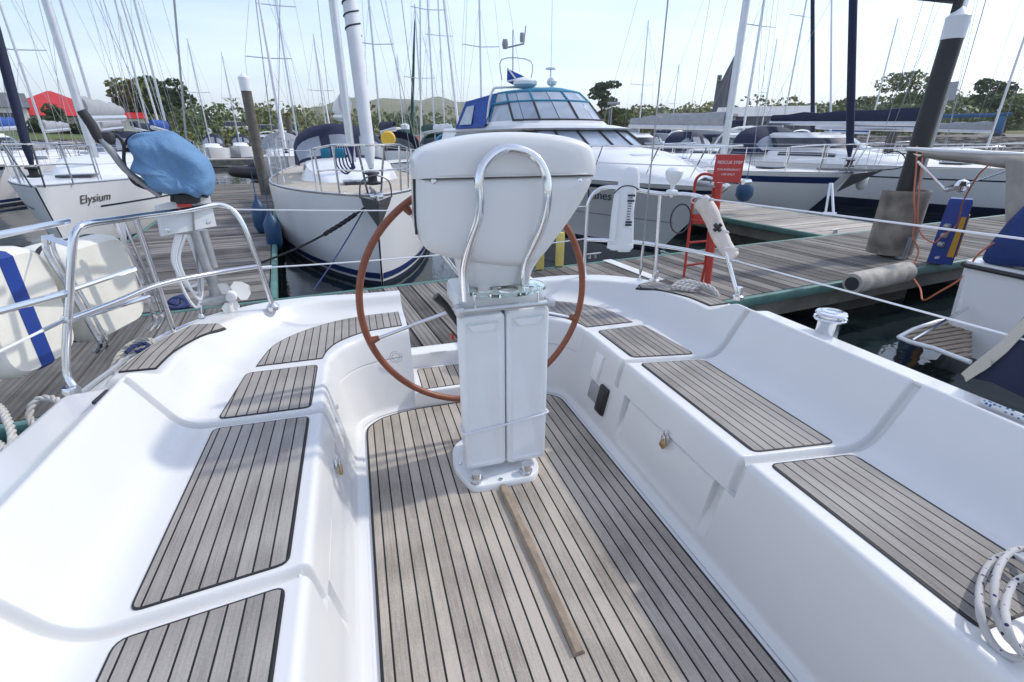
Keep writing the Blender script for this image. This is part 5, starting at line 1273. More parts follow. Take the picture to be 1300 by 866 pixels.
MB().tube([(.2, 6.2, 3.0), (.2, 6.2, 3.52)], .012, 6).lathe([(.13, 0), (.13, .03), (.05, .05)], (.2, 6.2, 3.52), 14).build('deck_light', plast, mc)
am = MB(); am.tube([(-.55, 6.8, 3.30), (-.55, 6.8, 4.40)], .015, 6).tube([(-.75, 6.8, 4.00), (-.25, 6.8, 4.12)], .02, 6).lathe([(.06, -.1), (.08, 0), (.06, .1)], (-.76, 6.8, 4.08), 10).lathe([(.05, -.1), (.06, 0), (.05, .1)], (-.3, 6.8, 4.25), 10).tube([(-.25, 6.8, 4.12), (-.2, 6.8, 4.50)], .015, 5).tube(cr([(-.85, 6.8, 3.30), (-.85, 6.8, 3.75), (-.05, 6.8, 3.75), (-.05, 6.8, 3.30)], 4), .012, 5)
am.build('aerial_mast', greyc, mc)
MB().tube([(.55, 6.8, 3.3), (.55, 6.9, 6.6)], .008, 6).build('whip_aerial', whitewire, mc)
fl = MB(); P0 = Vector((-.75, 6.7, 3.56)); fl.grid([[P0+Vector((.5*u, .03*math.sin(u*5+v_), -.34*u*.55-.30*v_)) for u in (0, .25, .5, .75, 1)] for v_ in (0, .5, 1)]); flag = fl.build('saltire_flag', bluec, mc, autos=0)
fx = MB()
for v0, v1 in ((0, 1), (1, 0)): fx.tube([P0+Vector((.5*u, -.012+.03*math.sin(u*5), -.34*u*.55-.30*(v0+(v1-v0)*u))) for u in (0, .25, .5, .75, 1)], .022, 4)
fx.build('flag_cross', letterw, flag, autos=0)
# pulpit rails, hatch, anchor gear, name
pr = MB(); zb = mh.z(0)
for zz, r_ in ((.58, .016), (.30, .010)):
    P = []
    for q in (.62, .5, .38, .26, .15, .07, .02): P.append(Vector((-(mh.b(q)-.08), q*12.5, mh.z(q)+zz)))
    P += [Vector((0, -.15, zb+zz+.02))]+[Vector((-p.x, p.y, p.z)) for p in P[::-1]]; pr.tube(cr(P, 4), r_, 6)
for q in (.62, .5, .38, .26, .15, .07, .02):
    for sd in (1, -1): pr.tube([Vector((sd*(mh.b(q)-.08), q*12.5, mh.z(q)+.58)), Vector((sd*(mh.b(q)-.10), q*12.5+(.35 if q < .3 else .1), mh.z(q)))], .013, 6)
pr.build('bow_rail', steel, mc)
MB().box((0, 2.3, zb+.40), (.6, .6, .05), .02).build('fore_hatch', gelw, mc)
MB().box((-.55, 3.3, 1.80), (.5, .05, .03), .01).box((.5, 3.3, 1.80), (.5, .05, .03), .01).build('wiper', dark, mc)
MB().box((0, .15, zb+.10), (.22, .9, .07), .02).tube([(-.07, -.35, zb+.10), (.07, -.35, zb+.10)], .04, 8).build('bow_roller', steel, mc)
hull_text(mh, mc, 'Easton Lanes', .13, .98, .25, letterd, -1, shear=.35)

# ---- the boat at the right edge: transom, swim platform, awning, blue cover
rb = thing('moored_motorboat', 'white motorboat with swim platform, grey awning and blue cover cut off by the right edge', 'motorboat', (5.62, 2.0, WATER), 0)
T0 = Vector((5.55, 3.15, 0))
hl = MB(); rings = []
for x, hw, z0 in ((5.57, 1.12, -.70), (5.60, 1.17, -.85), (6.6, 1.25, -.9), (8.5, 1.3, -.9), (10, 1.2, -.9), (12, .7, -.8), (13, .05, -.2)):
    rings.append([(x, 1.95+hw, .30), (x, 1.95+hw, .34), (x, 1.95-hw, .34), (x, 1.95-hw, .30), (x, 1.95-hw*.96, z0*.4), (x+.02, 1.95-hw*.85, z0), (x+.02, 1.95+hw*.85, z0), (x, 1.95+hw*.96, z0*.4)])
hl.loft(rings, sm=False); hl.build('hull', gelw, rb, world=True)
hm = MB(); hm.tube([(5.55, 3.1, .30), (5.55, .8, .30)], .022, 8).tube([(5.57, 3.12, .30), (8.5, 3.25, .30)], .022, 8); hm.build('rubbing_strake', dark, rb, world=True)
hm = MB(); hm.box((7.4, 1.95, .40), (3.4, 2.2, .2), .08); hm.build('deckhouse', gelw, rb, world=True)
sp_ = MB(); pq = [Pz(1143, 428, -.30), Pz(1172, 417, -.30), Pz(1226, 403, -.30)]
plat = [(4.80, 2.90), (4.86, 2.98), (5.60, 3.14), (5.60, 1.60), (5.15, 2.0)]
plat = [Pz(1141, 428, -.30), Pz(1160, 418, -.30), Pz(1190, 408, -.30), Pz(1232, 402, -.30), Pz(1232, 460, -.30), Pz(1185, 442, -.30), Pz(1155, 434, -.30)]
plat = [(p.x, p.y) for p in plat]
n_ = 13; pc = MB(); 
ys_ = [min(p[1] for p in plat), max(p[1] for p in plat)]
def clipx(y):
    xs = []
    for i in range(len(plat)):
        a, b_ = plat[i], plat[(i+1) % len(plat)]
        if (a[1]-y)*(b_[1]-y) < 0: xs.append(a[0]+(b_[0]-a[0])*(y-a[1])/(b_[1]-a[1]))
    return (min(xs), max(xs)) if len(xs) > 1 else None
y = ys_[0]+.02
while y < ys_[1]:
    c = clipx(y+.03)
    if c and c[1]-c[0] > .05: pc.box(((c[0]+c[1])/2, y+.03, -.315), (c[1]-c[0]-.03, .052, .03))
    y += .075
pc.build('swim_platform', teak_seat if False else bare, rb, world=True)
pf = MB(); pf.tube([(p[0], p[1], -.30) for p in plat[:4]], .02, 8).tube([(p[0], p[1], -.30) for p in plat[4:]]+[(plat[0][0], plat[0][1], -.30)], .02, 8); pf.build('platform_frame', plast, rb, world=True)
MB().tube([Pz(1158, 432, -.30), Px(1228, 391, 5.52)], .016, 6).build('platform_stay', steel, rb, world=True)
# blue cover over the cockpit
cvr = MB(); base_ = [Vector((5.75, 3.2, .36)), Vector((5.70, 2.4, .36)), Vector((5.72, 1.2, .36)), Vector((8.5, 1.0, .6)), Vector((8.8, 3.2, .6))]; 
r0 = round_poly([(5.62, 3.06), (5.62, 2.6), (5.62, 1.0), (8.8, 1.0), (8.8, 3.1)], .15, 4); c_ = Vector((7.3, 2.1, 0))
rr_ = []
for z, k in ((.36, 1.005), (.46, 1.0), (.70, .955), (.90, .90), (1.0, .80), (1.05, .4), (1.06, .1)): rr_.append([Vector((c_.x+(x-c_.x)*k+.0, c_.y+(y-c_.y)*k, z+.02*math.sin(i*1.3))) for i, (x, y) in enumerate(r0)])
cvr.loft(rr_).build('cockpit_cover', royal, rb, world=True, autos=0)
# awning on posts
aw = MB(); AD = 6.9
a0, a1, a2, a3 = Pd(1150, 189, 7.0), Pd(1300, 196, 7.2), Pd(1420, 206, 7.6), Pd(1145, 190, 6.9)
aw.tube([a0, a1, a2], .02, 8)
awb = MB(); up = [Pd(1160, 191, 6.98), Pd(1200, 193, 7.05), Pd(1240, 195, 7.1), Pd(1275, 196, 7.15), Pd(1310, 197, 7.2), Pd(1400, 202, 7.4)]; lo_ = [Pd(1166, 199, 6.98), Pd(1200, 204, 7.0), Pd(1236, 208, 7.02), Pd(1268, 213, 7.0), Pd(1300, 216, 7.0), Pd(1400, 226, 7.2)]
md = [a.lerp(b_, .5)+Vector((-.05*(i % 2), -.09, .0)) for i, (a, b_) in enumerate(zip(up, lo_))]
awb.grid([cr(up, 5), cr(md, 5), cr(lo_, 5), [p+Vector((.04, .10, .03)) for p in cr(lo_, 5)]]); awb.build('awning', beigec, rb, world=True, autos=0)
aw.build('awning_pole', plast, rb, world=True)
side_ = MB(); side_.grid([cr([Pd(1276, 205, 6.95), Pd(1277, 235, 6.8), Pd(1276, 270, 6.65), Pd(1278, 292, 6.6)], 4), cr([Pd(1290, 205, 6.85), Pd(1288, 240, 6.7), Pd(1292, 268, 6.55), Pd(1290, 288, 6.5)], 4), cr([Pd(1310, 207, 6.95), Pd(1306, 240, 6.8), Pd(1310, 268, 6.65), Pd(1308, 285, 6.6)], 4), cr([Pd(1380, 207, 6.95), Pd(1380, 240, 6.8), Pd(1380, 268, 6.65), Pd(1380, 285, 6.6)], 4)])
side_.build('awning_side', beigec, rb, world=True, autos=0)
MB().tube([Pd(1158, 236, 6.98), Pd(1176, 190, 6.98)], .022, 8).tube([Pd(1180, 210, 6.95), Pd(1172, 330, 6.95)], .0) if False else None
# shiny ball and shackle hanging on the stern line
bl = MB(); bl.lathe([(0, -.07), (.05, -.05), (.07, 0), (.05, .05), (0, .07)], Pd(1221, 236, 7.4), 14).tube([Pd(1200, 241, 7.4), Pd(1214, 237, 7.4)], .03, 8).tube([Pd(1200, 241, 7.4), Pd(1165, 205, 7.5)], .012, 6).tube([Pd(1227, 234, 7.4), Pd(1330, 200, 7.3)], .008, 5)
solo(bl, 'mooring_snubber', steel, 'shiny steel ball and shackle on a line beside the black pile', 'snubber')

# ================================================================== SHORE, HILLS, TREES
def az_of(px): d = ray(px, HOR); return math.atan2(d.x, d.y)
def tan_el(px, py): d = ray(px, py); return d.z/math.hypot(d.x, d.y)
def interp(tab, x):
    if x <= tab[0][0]: return tab[0][1]
    for (a, va), (b, vb) in zip(tab, tab[1:]):
        if x <= b: return va+(vb-va)*(x-a)/(b-a)
    return tab[-1][1]
SHORE = [(az_of(p), r) for p, r in ((-400, 55), (0, 62), (120, 66), (240, 62), (330, 66), (420, 95), (520, 130), (640, 150), (800, 110), (950, 95), (1100, 95), (1300, 90), (1700, 90))]
RIDGE = [(az_of(p), tan_el(p, y), r, tr) for p, y, r, tr in ((-400, 150, 320, 9), (-60, 128, 300, 8), (60, 130, 300, 6), (150, 150, 260, 7), (230, 158, 240, 6), (290, 156, 420, 8), (340, 146, 600, 6), (385, 141, 1000, 4), (420, 133.5, 1500, 4), (500, 129, 1900, 3), (560, 131, 1900, 3), (600, 134, 1800, 3), (680, 140, 1200, 5), (780, 148, 340, 9), (840, 140, 300, 9), (900, 147, 300, 9), (960, 148, 300, 9), (1020, 144, 280, 9), (1050, 136, 270, 9), (1100, 138, 270, 9), (1150, 133, 280, 9), (1220, 128, 330, 9), (1300, 126, 360, 8), (1450, 120, 360, 8), (1800, 120, 360, 8))]
RT = [(a, t_) for a, t_, r, tr in RIDGE]; RR = [(a, r) for a, t_, r, tr in RIDGE]; RTR = [(a, tr) for a, t_, r, tr in RIDGE]
BANK = 2.0
def bankh(az): return interp([(az_of(-400), .6), (az_of(100), .55), (az_of(200), .8), (az_of(300), 1.2), (az_of(420), 1.3), (az_of(1300), 1.2)], az)
def ground(az, r):
    s = interp(SHORE, az); bh = bankh(az); rr = interp(RR, az); hr = H+interp(RT, az)*rr-interp(RTR, az)
    n = 1+.10*math.sin(az*23+r*.01)+.06*math.sin(az*61-r*.017)
    if r < s: return WATER-1.2
    if r < s+7: return WATER-.5+(bh-WATER+.5)*smooth(s, s+7, r)
    k = smooth(s+28, rr, r)
    if r > rr: k = 1+.0*(r-rr)
    far = -max(0, r-rr)*.02
    return bh+(max(hr, bh+1)-bh)*(k**1.25)*(n if k < .95 else 1+(n-1)*.35)+far+interp([(az_of(-400), .085), (az_of(130), .085), (az_of(240), .03), (az_of(1300), .02)], az)*min(r-s, 40)*(1-k)
a0, a1 = az_of(-420), az_of(1750)
NA, radii = 260, []
def build_ground():
    rows = []; ks = [0, .15, .4, .7, 1]
    for i in range(NA+1):
        az = a0+(a1-a0)*i/NA; s = interp(SHORE, az); rr = interp(RR, az)
        rs = [s-4, s-.5, s+1, s+2.5, s+4.5, s+7, s+12, s+20, s+28]+[s+28+(rr-s-28)*(q/14)**1.2 for q in range(1, 15)]+[rr*1.05, rr*1.2, rr*1.6, rr*2.2]
        rows.append([Vector((math.sin(az)*r, math.cos(az)*r, ground(az, r))) for r in rs])
    mb = MB(); k = len(rows[0])
    vs = [p for r in rows for p in r]; 
    o = len(mb.v); mb.v += [tuple(v) for v in vs]
    for i in range(NA):
        for j in range(k-1):
            mb.f.append([i*k+j, (i+1)*k+j, (i+1)*k+j+1, i*k+j+1]); az = a0+(a1-a0)*i/NA
            mb.m.append(1 if j < 5 else (2 if j < 8 and az < az_of(330) else (3 if j < 8 else 0))); mb.s.append(True)
    o = mb.build('hills', [hillm, bankm, lawn, stonem], autos=0); o['kind'] = 'structure'; return o
build_ground()
def leafquads(mb, c, rx, ry, rz_, n, size, rnd, shell=.55, mi=0):
    """leaf-sized faces through an ellipsoid's volume, denser at its skin"""
    for _ in range(n):
        while True:
            p = Vector((rnd.uniform(-1, 1), rnd.uniform(-1, 1), rnd.uniform(-1, 1)))
            if p.length <= 1 and p.length > .15: break
        p = p.normalized()*(p.length**(1-shell)); s = size*rnd.uniform(.6, 1.35)
        q = Vector((p.x*rx, p.y*ry, p.z*rz_))+Vector(c)
        n_ = (Vector((rnd.gauss(0, 1), rnd.gauss(0, 1), rnd.gauss(0, 1)+.5))).normalized(); u = n_.orthogonal().normalized(); w = n_.cross(u)
        a = rnd.uniform(0, 6.28); u, w = u*math.cos(a)+w*math.sin(a), w*math.cos(a)-u*math.sin(a)
        o = len(mb.v); mb.v += [tuple(q+u*s), tuple(q+w*s*.7), tuple(q-u*s), tuple(q-w*s*.7)]
        mb.f.append([o, o+1, o+2, o+3]); mb.m.append(mi); mb.s.append(False)
def tree(label, px, D, hgt, wid, m, seed, kind='round', name='tree', n=900, leaf=.35, group='trees on the shore', base=None, trunk=.35):
    rnd = random.Random(seed); az = az_of(px); g = ground(az, D) if base is None else base
    t_ = thing(name, label, 'tree', (math.sin(az)*D, math.cos(az)*D, g), rnd.uniform(0, 6), group)
    tk = MB(); tk.tube(cr([(0, 0, -.5), (.1*wid*.1, 0, hgt*.25), (-.05*wid*.2, .1, hgt*.55), (0, 0, hgt*.85)], 3), [trunk*k for k in (1.2, 1.05, .9, .8, .7, .6, .5, .4, .3, .2)], 7)
    lobes = []
    if kind == 'round':
        for i in range(9):
            a = rnd.uniform(0, 6.28); r_ = wid*.5*rnd.uniform(.15, .72); z = hgt*rnd.uniform(.38, .86); lobes.append((Vector((r_*math.cos(a), r_*math.sin(a), z)), wid*rnd.uniform(.17, .27), hgt*rnd.uniform(.10, .17)))
    elif kind == 'pine':
        for i in range(10):
            a = rnd.uniform(0, 6.28); z = hgt*rnd.uniform(.32, .95); r_ = wid*.5*rnd.uniform(.15, .8); lobes.append((Vector((r_*math.cos(a), r_*math.sin(a), z)), wid*rnd.uniform(.14, .22), hgt*rnd.uniform(.05, .08)))
    else:
        for i in range(9):
            z = hgt*(.15+.8*i/9); k = 1-i/9.5; a = rnd.uniform(0, 6.28); lobes.append((Vector((wid*.1*k*math.cos(a), wid*.1*k*math.sin(a), z)), wid*.5*k, hgt*.09))
    for c, r_, h_ in lobes: tk.tube([(0, 0, c.z*.62), c*.6+Vector((0, 0, c.z*.25)), c], [trunk*.35, trunk*.22, trunk*.08], 5)
    tk.build('trunk', bark, t_)
    cw = MB()
    for c, r_, h_ in lobes: leafquads(cw, c, r_, r_, h_, int(n/len(lobes)), leaf, rnd)
    cw.build('crown', m, t_, fix=False, autos=0); return t_
tree('broad bushy tree with a rounded top, right of the two behind the blue outboard cover', 216, 92, 8.0, 9.0, leaf_d, 1, n=2800, leaf=.28)
tree('smaller flat-topped tree left of the broad tree behind the blue outboard cover', 178, 90, 6.4, 6.2, leaf_a, 2, n=1800, leaf=.25)
tree('tall ragged pine standing above the bushes just right of the motor cruiser', 762, 128, 12.5, 9.5, leaf_d, 3, 'pine', name='pine_tree', n=1900, leaf=.34)
tree('dark conifer at the left foot of the tall pine beside the cruiser', 738, 128, 7.5, 5, leaf_d, 4, 'cone', name='conifer_tree', n=1000, leaf=.3)
tree('light airy tree standing above the wood left of the black pile', 1137, 150, 12.5, 12, leaf_a, 5, n=2200, leaf=.36)
tree('dark round tree above the blue hoist at the right', 1244, 150, 10.5, 9, leaf_d, 6, n=2000, leaf=.36)
tree('golden autumn bush at the foot of the dark slate tower', 895, 118, 4.2, 5.5, leaf_r, 8, n=900, leaf=.28, name='autumn_bush')
tree('golden autumn bush low at the left of the tall pine', 727, 118, 4.5, 5, leaf_r, 9, n=900, leaf=.28, name='autumn_bush')
tree('thin young tree beside the lawn in front of the red-roofed clubhouse', 74, 78, 3.2, 3.6, leaf_d, 10, n=700, leaf=.18)
tree('round mid-green tree left below the tall pine beside the cruiser', 746, 120, 8.2, 8.5, leaf_d, 31, n=2200, leaf=.30)
tree('round mid-green tree right below the tall pine', 783, 118, 7.2, 9, leaf_a, 32, n=2200, leaf=.30)
tree('yellow green bush at the right of the pine by the cruiser', 790, 122, 6.0, 8, leaf_a, 11, n=1100, leaf=.3, name='bush')
tree('spreading olive tree at the right edge above the blue hoist', 1272, 140, 6.5, 9, leaf_a, 12, n=1200, leaf=.32)
# mass of woodland: crowns too many to count
def woods():
    rnd = random.Random(21); mb = MB()
    def patch(px0, px1, n, f0, f1, hw, nq, ls):
        for _ in range(n):
            px = rnd.uniform(px0, px1); az = az_of(px); s = interp(SHORE, az); rr = interp(RR, az)
            r = s+12+(rr*1.02-s-12)*(f0+(f1-f0)*rnd.random()); g = ground(az, r); w = hw*rnd.uniform(.6, 1.3)
            c = Vector((math.sin(az)*r, math.cos(az)*r, g+w*.75))
            leafquads(mb, c, w, w, w*rnd.uniform(.8, 1.2), nq, ls*rnd.uniform(.8, 1.2), rnd, shell=.75)
    patch(770, 1000, 190, .25, 1.0, 4.2, 150, .62)
    patch(1000, 1330, 250, .30, 1.0, 4.2, 150, .62)
    patch(690, 860, 70, .0, .25, 2.6, 120, .42)
    patch(950, 1250, 60, .02, .22, 2.6, 100, .42)
    patch(225, 345, 190, .03, .95, 2.0, 130, .30)
    patch(770, 1330, 170, .75, 1.02, 4.5, 190, .55)
    patch(725, 800, 26, .02, .12, 3.0, 200, .38)
    patch(150, 260, 45, .1, .7, 2.6, 110, .38)
    patch(330, 440, 160, .02, .6, 2.6, 130, .42)
    patch(430, 700, 130, .0, .12, 3.6, 100, .6)
    patch(-80, 70, 45, .3, 1.0, 3.5, 110, .45)
    patch(560, 700, 60, .1, .5, 6, 45, 1.1)
    o = mb.build('woods', leaf_w, fix=False, autos=0); tag(o, 'far mixed woodland covering the slopes behind the marina', 'woods', None, 'stuff')
woods()
def hedges():
    rnd = random.Random(5); mb = MB()
    for px in range(40, 150, 3): az = az_of(px+rnd.random()*2); D = 79; leafquads(mb, (math.sin(az)*D, math.cos(az)*D, ground(az, D)+.45), .9, .9, .6, 60, .16, rnd)
    o = mb.build('hedge', hedge, fix=False, autos=0); c = sum((Vector(v) for v in mb.v), Vector())/len(mb.v); tag(o, 'clipped dark hedge along the lawn below the red-roofed clubhouse', 'hedge', None, 'stuff')
    mb = MB()
    for _ in range(170):
        px = rnd.uniform(225, 420); az = az_of(px); s = interp(SHORE, az); D = s+rnd.uniform(1.5, 8); leafquads(mb, (math.sin(az)*D, math.cos(az)*D, ground(az, D)+.4), 1.0, 1.0, .8, 45, .2, rnd)
    tag(mb.build('bank_scrub', leaf_a, fix=False, autos=0), 'low scrub covering the rocky bank behind the left-hand boats', 'scrub', None, 'stuff')
hedges()
# boulders of the bank
def rocks():
    rnd = random.Random(9); mb = MB()
    for _ in range(420):
        px = rnd.uniform(-60, 330); az = az_of(px); s = interp(SHORE, az); D = s+rnd.uniform(0, 6.5); c = Vector((math.sin(az)*D, math.cos(az)*D, ground(az, D)+.1)); r_ = rnd.uniform(.25, .65)
        bm = bmesh.new(); bmesh.ops.create_icosphere(bm, subdivisions=1, radius=r_)
        for v in bm.verts: v.co = Vector((v.co.x*1.3, v.co.y*1.1, v.co.z*.75))*rnd.uniform(.75, 1.2)
        bm.verts.index_update(); mb.add([v.co+c for v in bm.verts], [[v.index for v in f.verts] for f in bm.faces], 0, False); bm.free()
    tag(mb.build('rock_bank', stonem, autos=0), 'rough grey boulders banking the shore below the clubhouse lawn', 'rocks', None, 'stuff')
rocks()

# ================================================================== BUILDINGS ON THE SHORE
def place(px, D): az = az_of(px); return Vector((math.sin(az)*D, math.cos(az)*D, ground(az, D)))
def house(name, label, px, D, wid, dep, wall_h, roof_h, wm, rm, rz=None, hip=False, windows=4, base=None, cat='building', chimney=False):
    p = place(px, D); az = az_of(px); z = p.z if base is None else base
    t_ = thing(name, label, cat, (p.x, p.y, z), -az if rz is None else rz)
    MB().box((0, 0, wall_h/2-.5), (wid, dep, wall_h+1)).build('wall', wm, t_)
    ov = .35; x, y = wid/2+ov, dep/2+ov; i = (wid/2-dep*.42 if hip else x)
    i = max(.1, i) if hip else x
    v = [(-x, -y, wall_h), (x, -y, wall_h), (x, y, wall_h), (-x, y, wall_h), (-i, 0, wall_h+roof_h), (i, 0, wall_h+roof_h)]
    r_ = MB().add(v, [[0, 1, 5, 4], [2, 3, 4, 5], [1, 2, 5], [3, 0, 4], [3, 2, 1, 0]], 0, False).build('roof', rm, t_, autos=0)
    for k in range(windows):
        xx = -wid/2+wid*(k+.5)/windows; MB().box((xx, -dep/2-.03, wall_h*.55), (min(1.3, wid/windows*.5), .08, wall_h*.38)).build('window', window, t_)
    if chimney: MB().box((i*.8, 0, wall_h+roof_h+.2), (.6, .6, 1.2)).build('chimney', wm, r_)
    return t_
house('clubhouse', 'clubhouse with a big bright red hipped roof on the shore at the left', 81, 90, 11.5, 13.2, 1.35, 3.0, wallg, roofred, hip=True, windows=5, base=2.35)
house('annexe', 'low annexe with a red roof edge and cream wall right of the clubhouse', 150, 88, 6.5, 6, 1.4, .8, wallw, roofred, windows=3, base=2.2)
house('cottage', 'small cream cottage with a dark roof at the far left edge', -8, 84, 7, 6, 2.2, 1.6, wallw, slate, windows=2, base=2.2)
house('shed', 'long dark shed with a pale grey sheet roof right of the silver mast', 965, 112, 16, 9, 3.2, 1.8, slate, slater, windows=3)
house('long_house', 'long low building with a grey roof high on the slope at the far right', 1300, 190, 30, 9, 3, 3, wallg, slater, windows=8)
house('hangar', 'pale grey flat workshop behind the boats left of the silver mast', 880, 110, 14, 8, 3.4, .8, slater, slate, windows=4)
for i, (px, D, w, lab) in enumerate(((476, 420, 12, 'white far house low on the hill, leftmost behind the furled jib'), (492, 470, 14, 'white far house on the hill above the orange lifeboat'), (515, 450, 12, 'white far house on the hill just right of the dark green pile'), (532, 520, 16, 'cream far terrace on the hill above the green sail cover'), (585, 500, 14, 'cream far house on the hill left of the blue canopy'))):
    house('far_house', lab, px, D, w, 9, 5, 3.2, wallw if i % 2 == 0 else wallg, slate, windows=3)
# tall slate-clad tower with a swept roof
p = place(913, 125); tw = thing('slate_tower', 'tall dark slate-clad building with a steep single-slope roof behind the silver mast', 'building', tuple(p), -az_of(925))
k_ = 125/FFL
tb = MB(); xs = [(-16, 148), (-15.5, 112)]; 
prof = [(-3.0, -1), (-2.9, 12.2), (-1.7, 12.3), (-.6, 14.8), (.9, 18.0), (1.9, 20.5), (2.1, -1)]
tb.slab([(x*.72, -2.5, z*.83) for x, z in prof], (0, 5, 0)); tb.build('wall', slate, tw, autos=0)
MB().box((-1.65, -2.3, 10.8), (.9, 1.0, 1.2), .05).build('chimney', wallg, tw); MB().box((-1.65, -2.84, 10.85), (.4, .1, .6)).build('window', window, tw)
# sign panel on a post, right
sp0 = Pd(1174, 200, 17); spt = Pd(1205, 128, 17)
sgn = thing('panel_post', 'pale grey blank panel on a tall galvanised post behind the black pile', 'sign post', (sp0.x, sp0.y, WATER))
MB().tube([(sp0.x, sp0.y, -.1), (sp0.x, sp0.y, spt.z+.1)], .10, 10).build('post', galv, sgn, world=True)
q = [Pd(1192, 129, 17.0), Pd(1212, 127, 17.2), Pd(1218, 103, 17.2), Pd(1199, 105, 17.0)]
MB().slab(q, (.05, .05, 0)).build('panel', fendw if False else slater, sgn, world=True)
lp0 = place(774, 96); lp1 = thing('lamp_post', 'slim grey twin-arm lamp post in front of the pine trees beside the cruiser', 'lamp post', tuple(lp0), -az_of(774))
hh_ = H+tan_el(776, 133)*96-lp0.z
MB().tube([(0, 0, -1), (0, 0, hh_)], .12, 8).build('pole', galv, lp1); MB().box((.3, 0, hh_+.2), (2.2, .5, .45), .1).build('lamp_head', slater, lp1)
MB().tube([(-.35, 0, -1), (-.35, 0, hh_*.9)], .07, 6).build('stay', galv, lp1)
# boat hoist
hz = place(1228, 105); ho = thing('boat_hoist', 'big blue travelling boat hoist frame on the quay at the right', 'boat hoist', (hz.x, hz.y, 1.2), -az_of(1228))
ho.scale = (1, 1, .52)
for x in (-5.6, 3.2):
    for y in (-2.5, 2.5): MB().box((x+(.6 if x < 0 else 0), y, 2.6), (.75, .6, 6.6), .05, Euler((0, rad(7 if x < 0 else -4), 0))).build('leg', blueh, ho)
    MB().box((x+.4, 0, 6.0), (.7, 5.6, .8), .05).build('cross_beam', blueh, ho)
for y in (-2.5, 2.5): MB().box((-1, y, 5.9), (9.4, .6, .8), .05).build('top_beam', blueh, ho)
MB().box((-4.2, -2.5, 1.6), (1.0, .8, 3.4), .05, Euler((0, rad(14), 0))).build('brace', blueh, ho)
MB().lathe([(1.0, -.3), (1.0, .3)], (3.2, -2.9, .2), 16, Matrix.Rotation(rad(90), 3, 'X')).build('wheel', dark, ho)
# lifeboat and cars
lf0 = place(503, 128); lf0.z = WATER
lfb = thing('lifeboat', 'small orange lifeboat with a cream cabin lying far off behind the dark green pile', 'lifeboat', (Pd(503, 178, 75).x, Pd(503, 178, 75).y, WATER), -az_of(503)+.3)
h_ = MB(); h_.loft([[(x, -1.3*w, 1.9), (x, 1.3*w, 1.9), (x+dx, .9*w, .9), (x+dx, 0, -.2), (x+dx, -.9*w, .9)] for x, w, dx in ((-3.6, .8, 0), (-1, 1.05, 0), (2, .9, 0), (3.4, .45, -.2), (4.1, .05, -.6))], sm=False); h_.build('hull', orangeb, lfb)
MB().box((-.6, 0, 2.5), (2.6, 1.6, 1.3), .25).build('cabin', cream, lfb); MB().box((.72, 0, 2.7), (.06, 1.2, .5)).build('window', window, lfb); MB().tube([(-1.4, 0, 3.1), (-1.4, 0, 4.4)], .05, 6).build('aerial', greyc, lfb)
def car(label, px, D, m, rz, dz=0):
    p = place(px, D); t_ = thing('parked_car', label, 'car', (p.x, p.y, p.z+.1), -az_of(px)+rz, 'cars parked along the shore road')
    b = MB(); b.loft([[(x, y, z) for y, z in ((-.85*w, .35), (-.85*w, .75*h), (-.72*w, .85*h), (.72*w, .85*h), (.85*w, .75*h), (.85*w, .35))] for x, w, h in ((-2.1, .85, .85), (-1.9, 1, 1.05), (.8, 1, 1.1), (1.9, .95, .9), (2.1, .8, .7))]); b.build('body', m, t_)
    c = MB(); c.loft([[(x, y, z) for y, z in ((-.78*w, .85), (-.62*w, .85+h), (.62*w, .85+h), (.78*w, .85))] for x, w, h in ((-1.95, .9, .1), (-1.5, 1, .62), (.2, 1, .64), (1.1, .9, .1))]); c.build('cabin', window, t_)
    MB().box((-.65, 0, 1.5), (1.8, 1.15, .06), .02).build('roof', m, t_)
    for x in (-1.3, 1.3):
        for y in (-.8, .8): MB().lathe([(.2, -.1), (.33, -.1), (.33, .1), (.2, .1)], (x, y, .33), 14, Matrix.Rotation(rad(90), 3, 'X')).build('wheel', dark, t_)
    return t_
car('white parked car on the shore road left of the grey timber pile', 306, 80, wallw, .1)
car('white parked van-like car on the shore road right of the grey timber pile', 347, 78, wallw, -.05)
car('pale parked car on the shore road by the navy sprayhood', 365, 82, slater, .15)
rb0 = MB(); [rb0.tube([place(225, 74)+Vector((0, 0, .6)), place(300, 76)+Vector((0, 0, .7)), place(420, 100)+Vector((0, 0, .8))], .06, 5)]
solo(rb0, 'road_rail', galv, 'thin grey guard rail along the shore road above the rocky bank', 'railing')

# ================================================================== THE REST OF THE MARINA
AFT = math.atan(.13)
def bg_sail(label, px, topy, D, L=9.5, hull=gelw, cover=navy, bow_in=True, furl=sailw, stripe=stripeb, hood=navy, spread=1, group='yachts moored farther out', furl_r=.055, cabin=True, mr=.048, dx=0):
    p = Pd(px, 190, D); mh_ = max(7.5, min(15.5, (H+tan_el(px+dx, topy)*D)-(WATER+1.6))) if topy > 0 else 13.5
    ms = L*.36; d_a = Vector((-math.sin(AFT), math.cos(AFT)))
    if bow_in: b = Vector((p.x, p.y))-d_a*ms; rz_ = AFT
    else: b = Vector((p.x, p.y))+d_a*ms; rz_ = AFT+math.pi
    return sailboat(label, (b.x, b.y), rz_, L=L, beam=L*.31, fb=1.2, fs=.95, hull=hull, stripe=stripe, cover=cover, mast_h=mh_, mast_s=ms, hood=hood, furl=furl, furl_r=furl_r, detail=1 if D < 34 else 0, rake=.8, mast_r=mr, group=group, spread=spread, cabin=cabin)
W_ = gelw
bg_sail('white yacht with a bright blue sail cover at the far left edge', -14, 0, 24, cover=bluec, hood=None)
bg_sail('white yacht whose short mast crosses the red clubhouse roof', 63, 51, 30, cover=greyc, hood=None, furl=None)
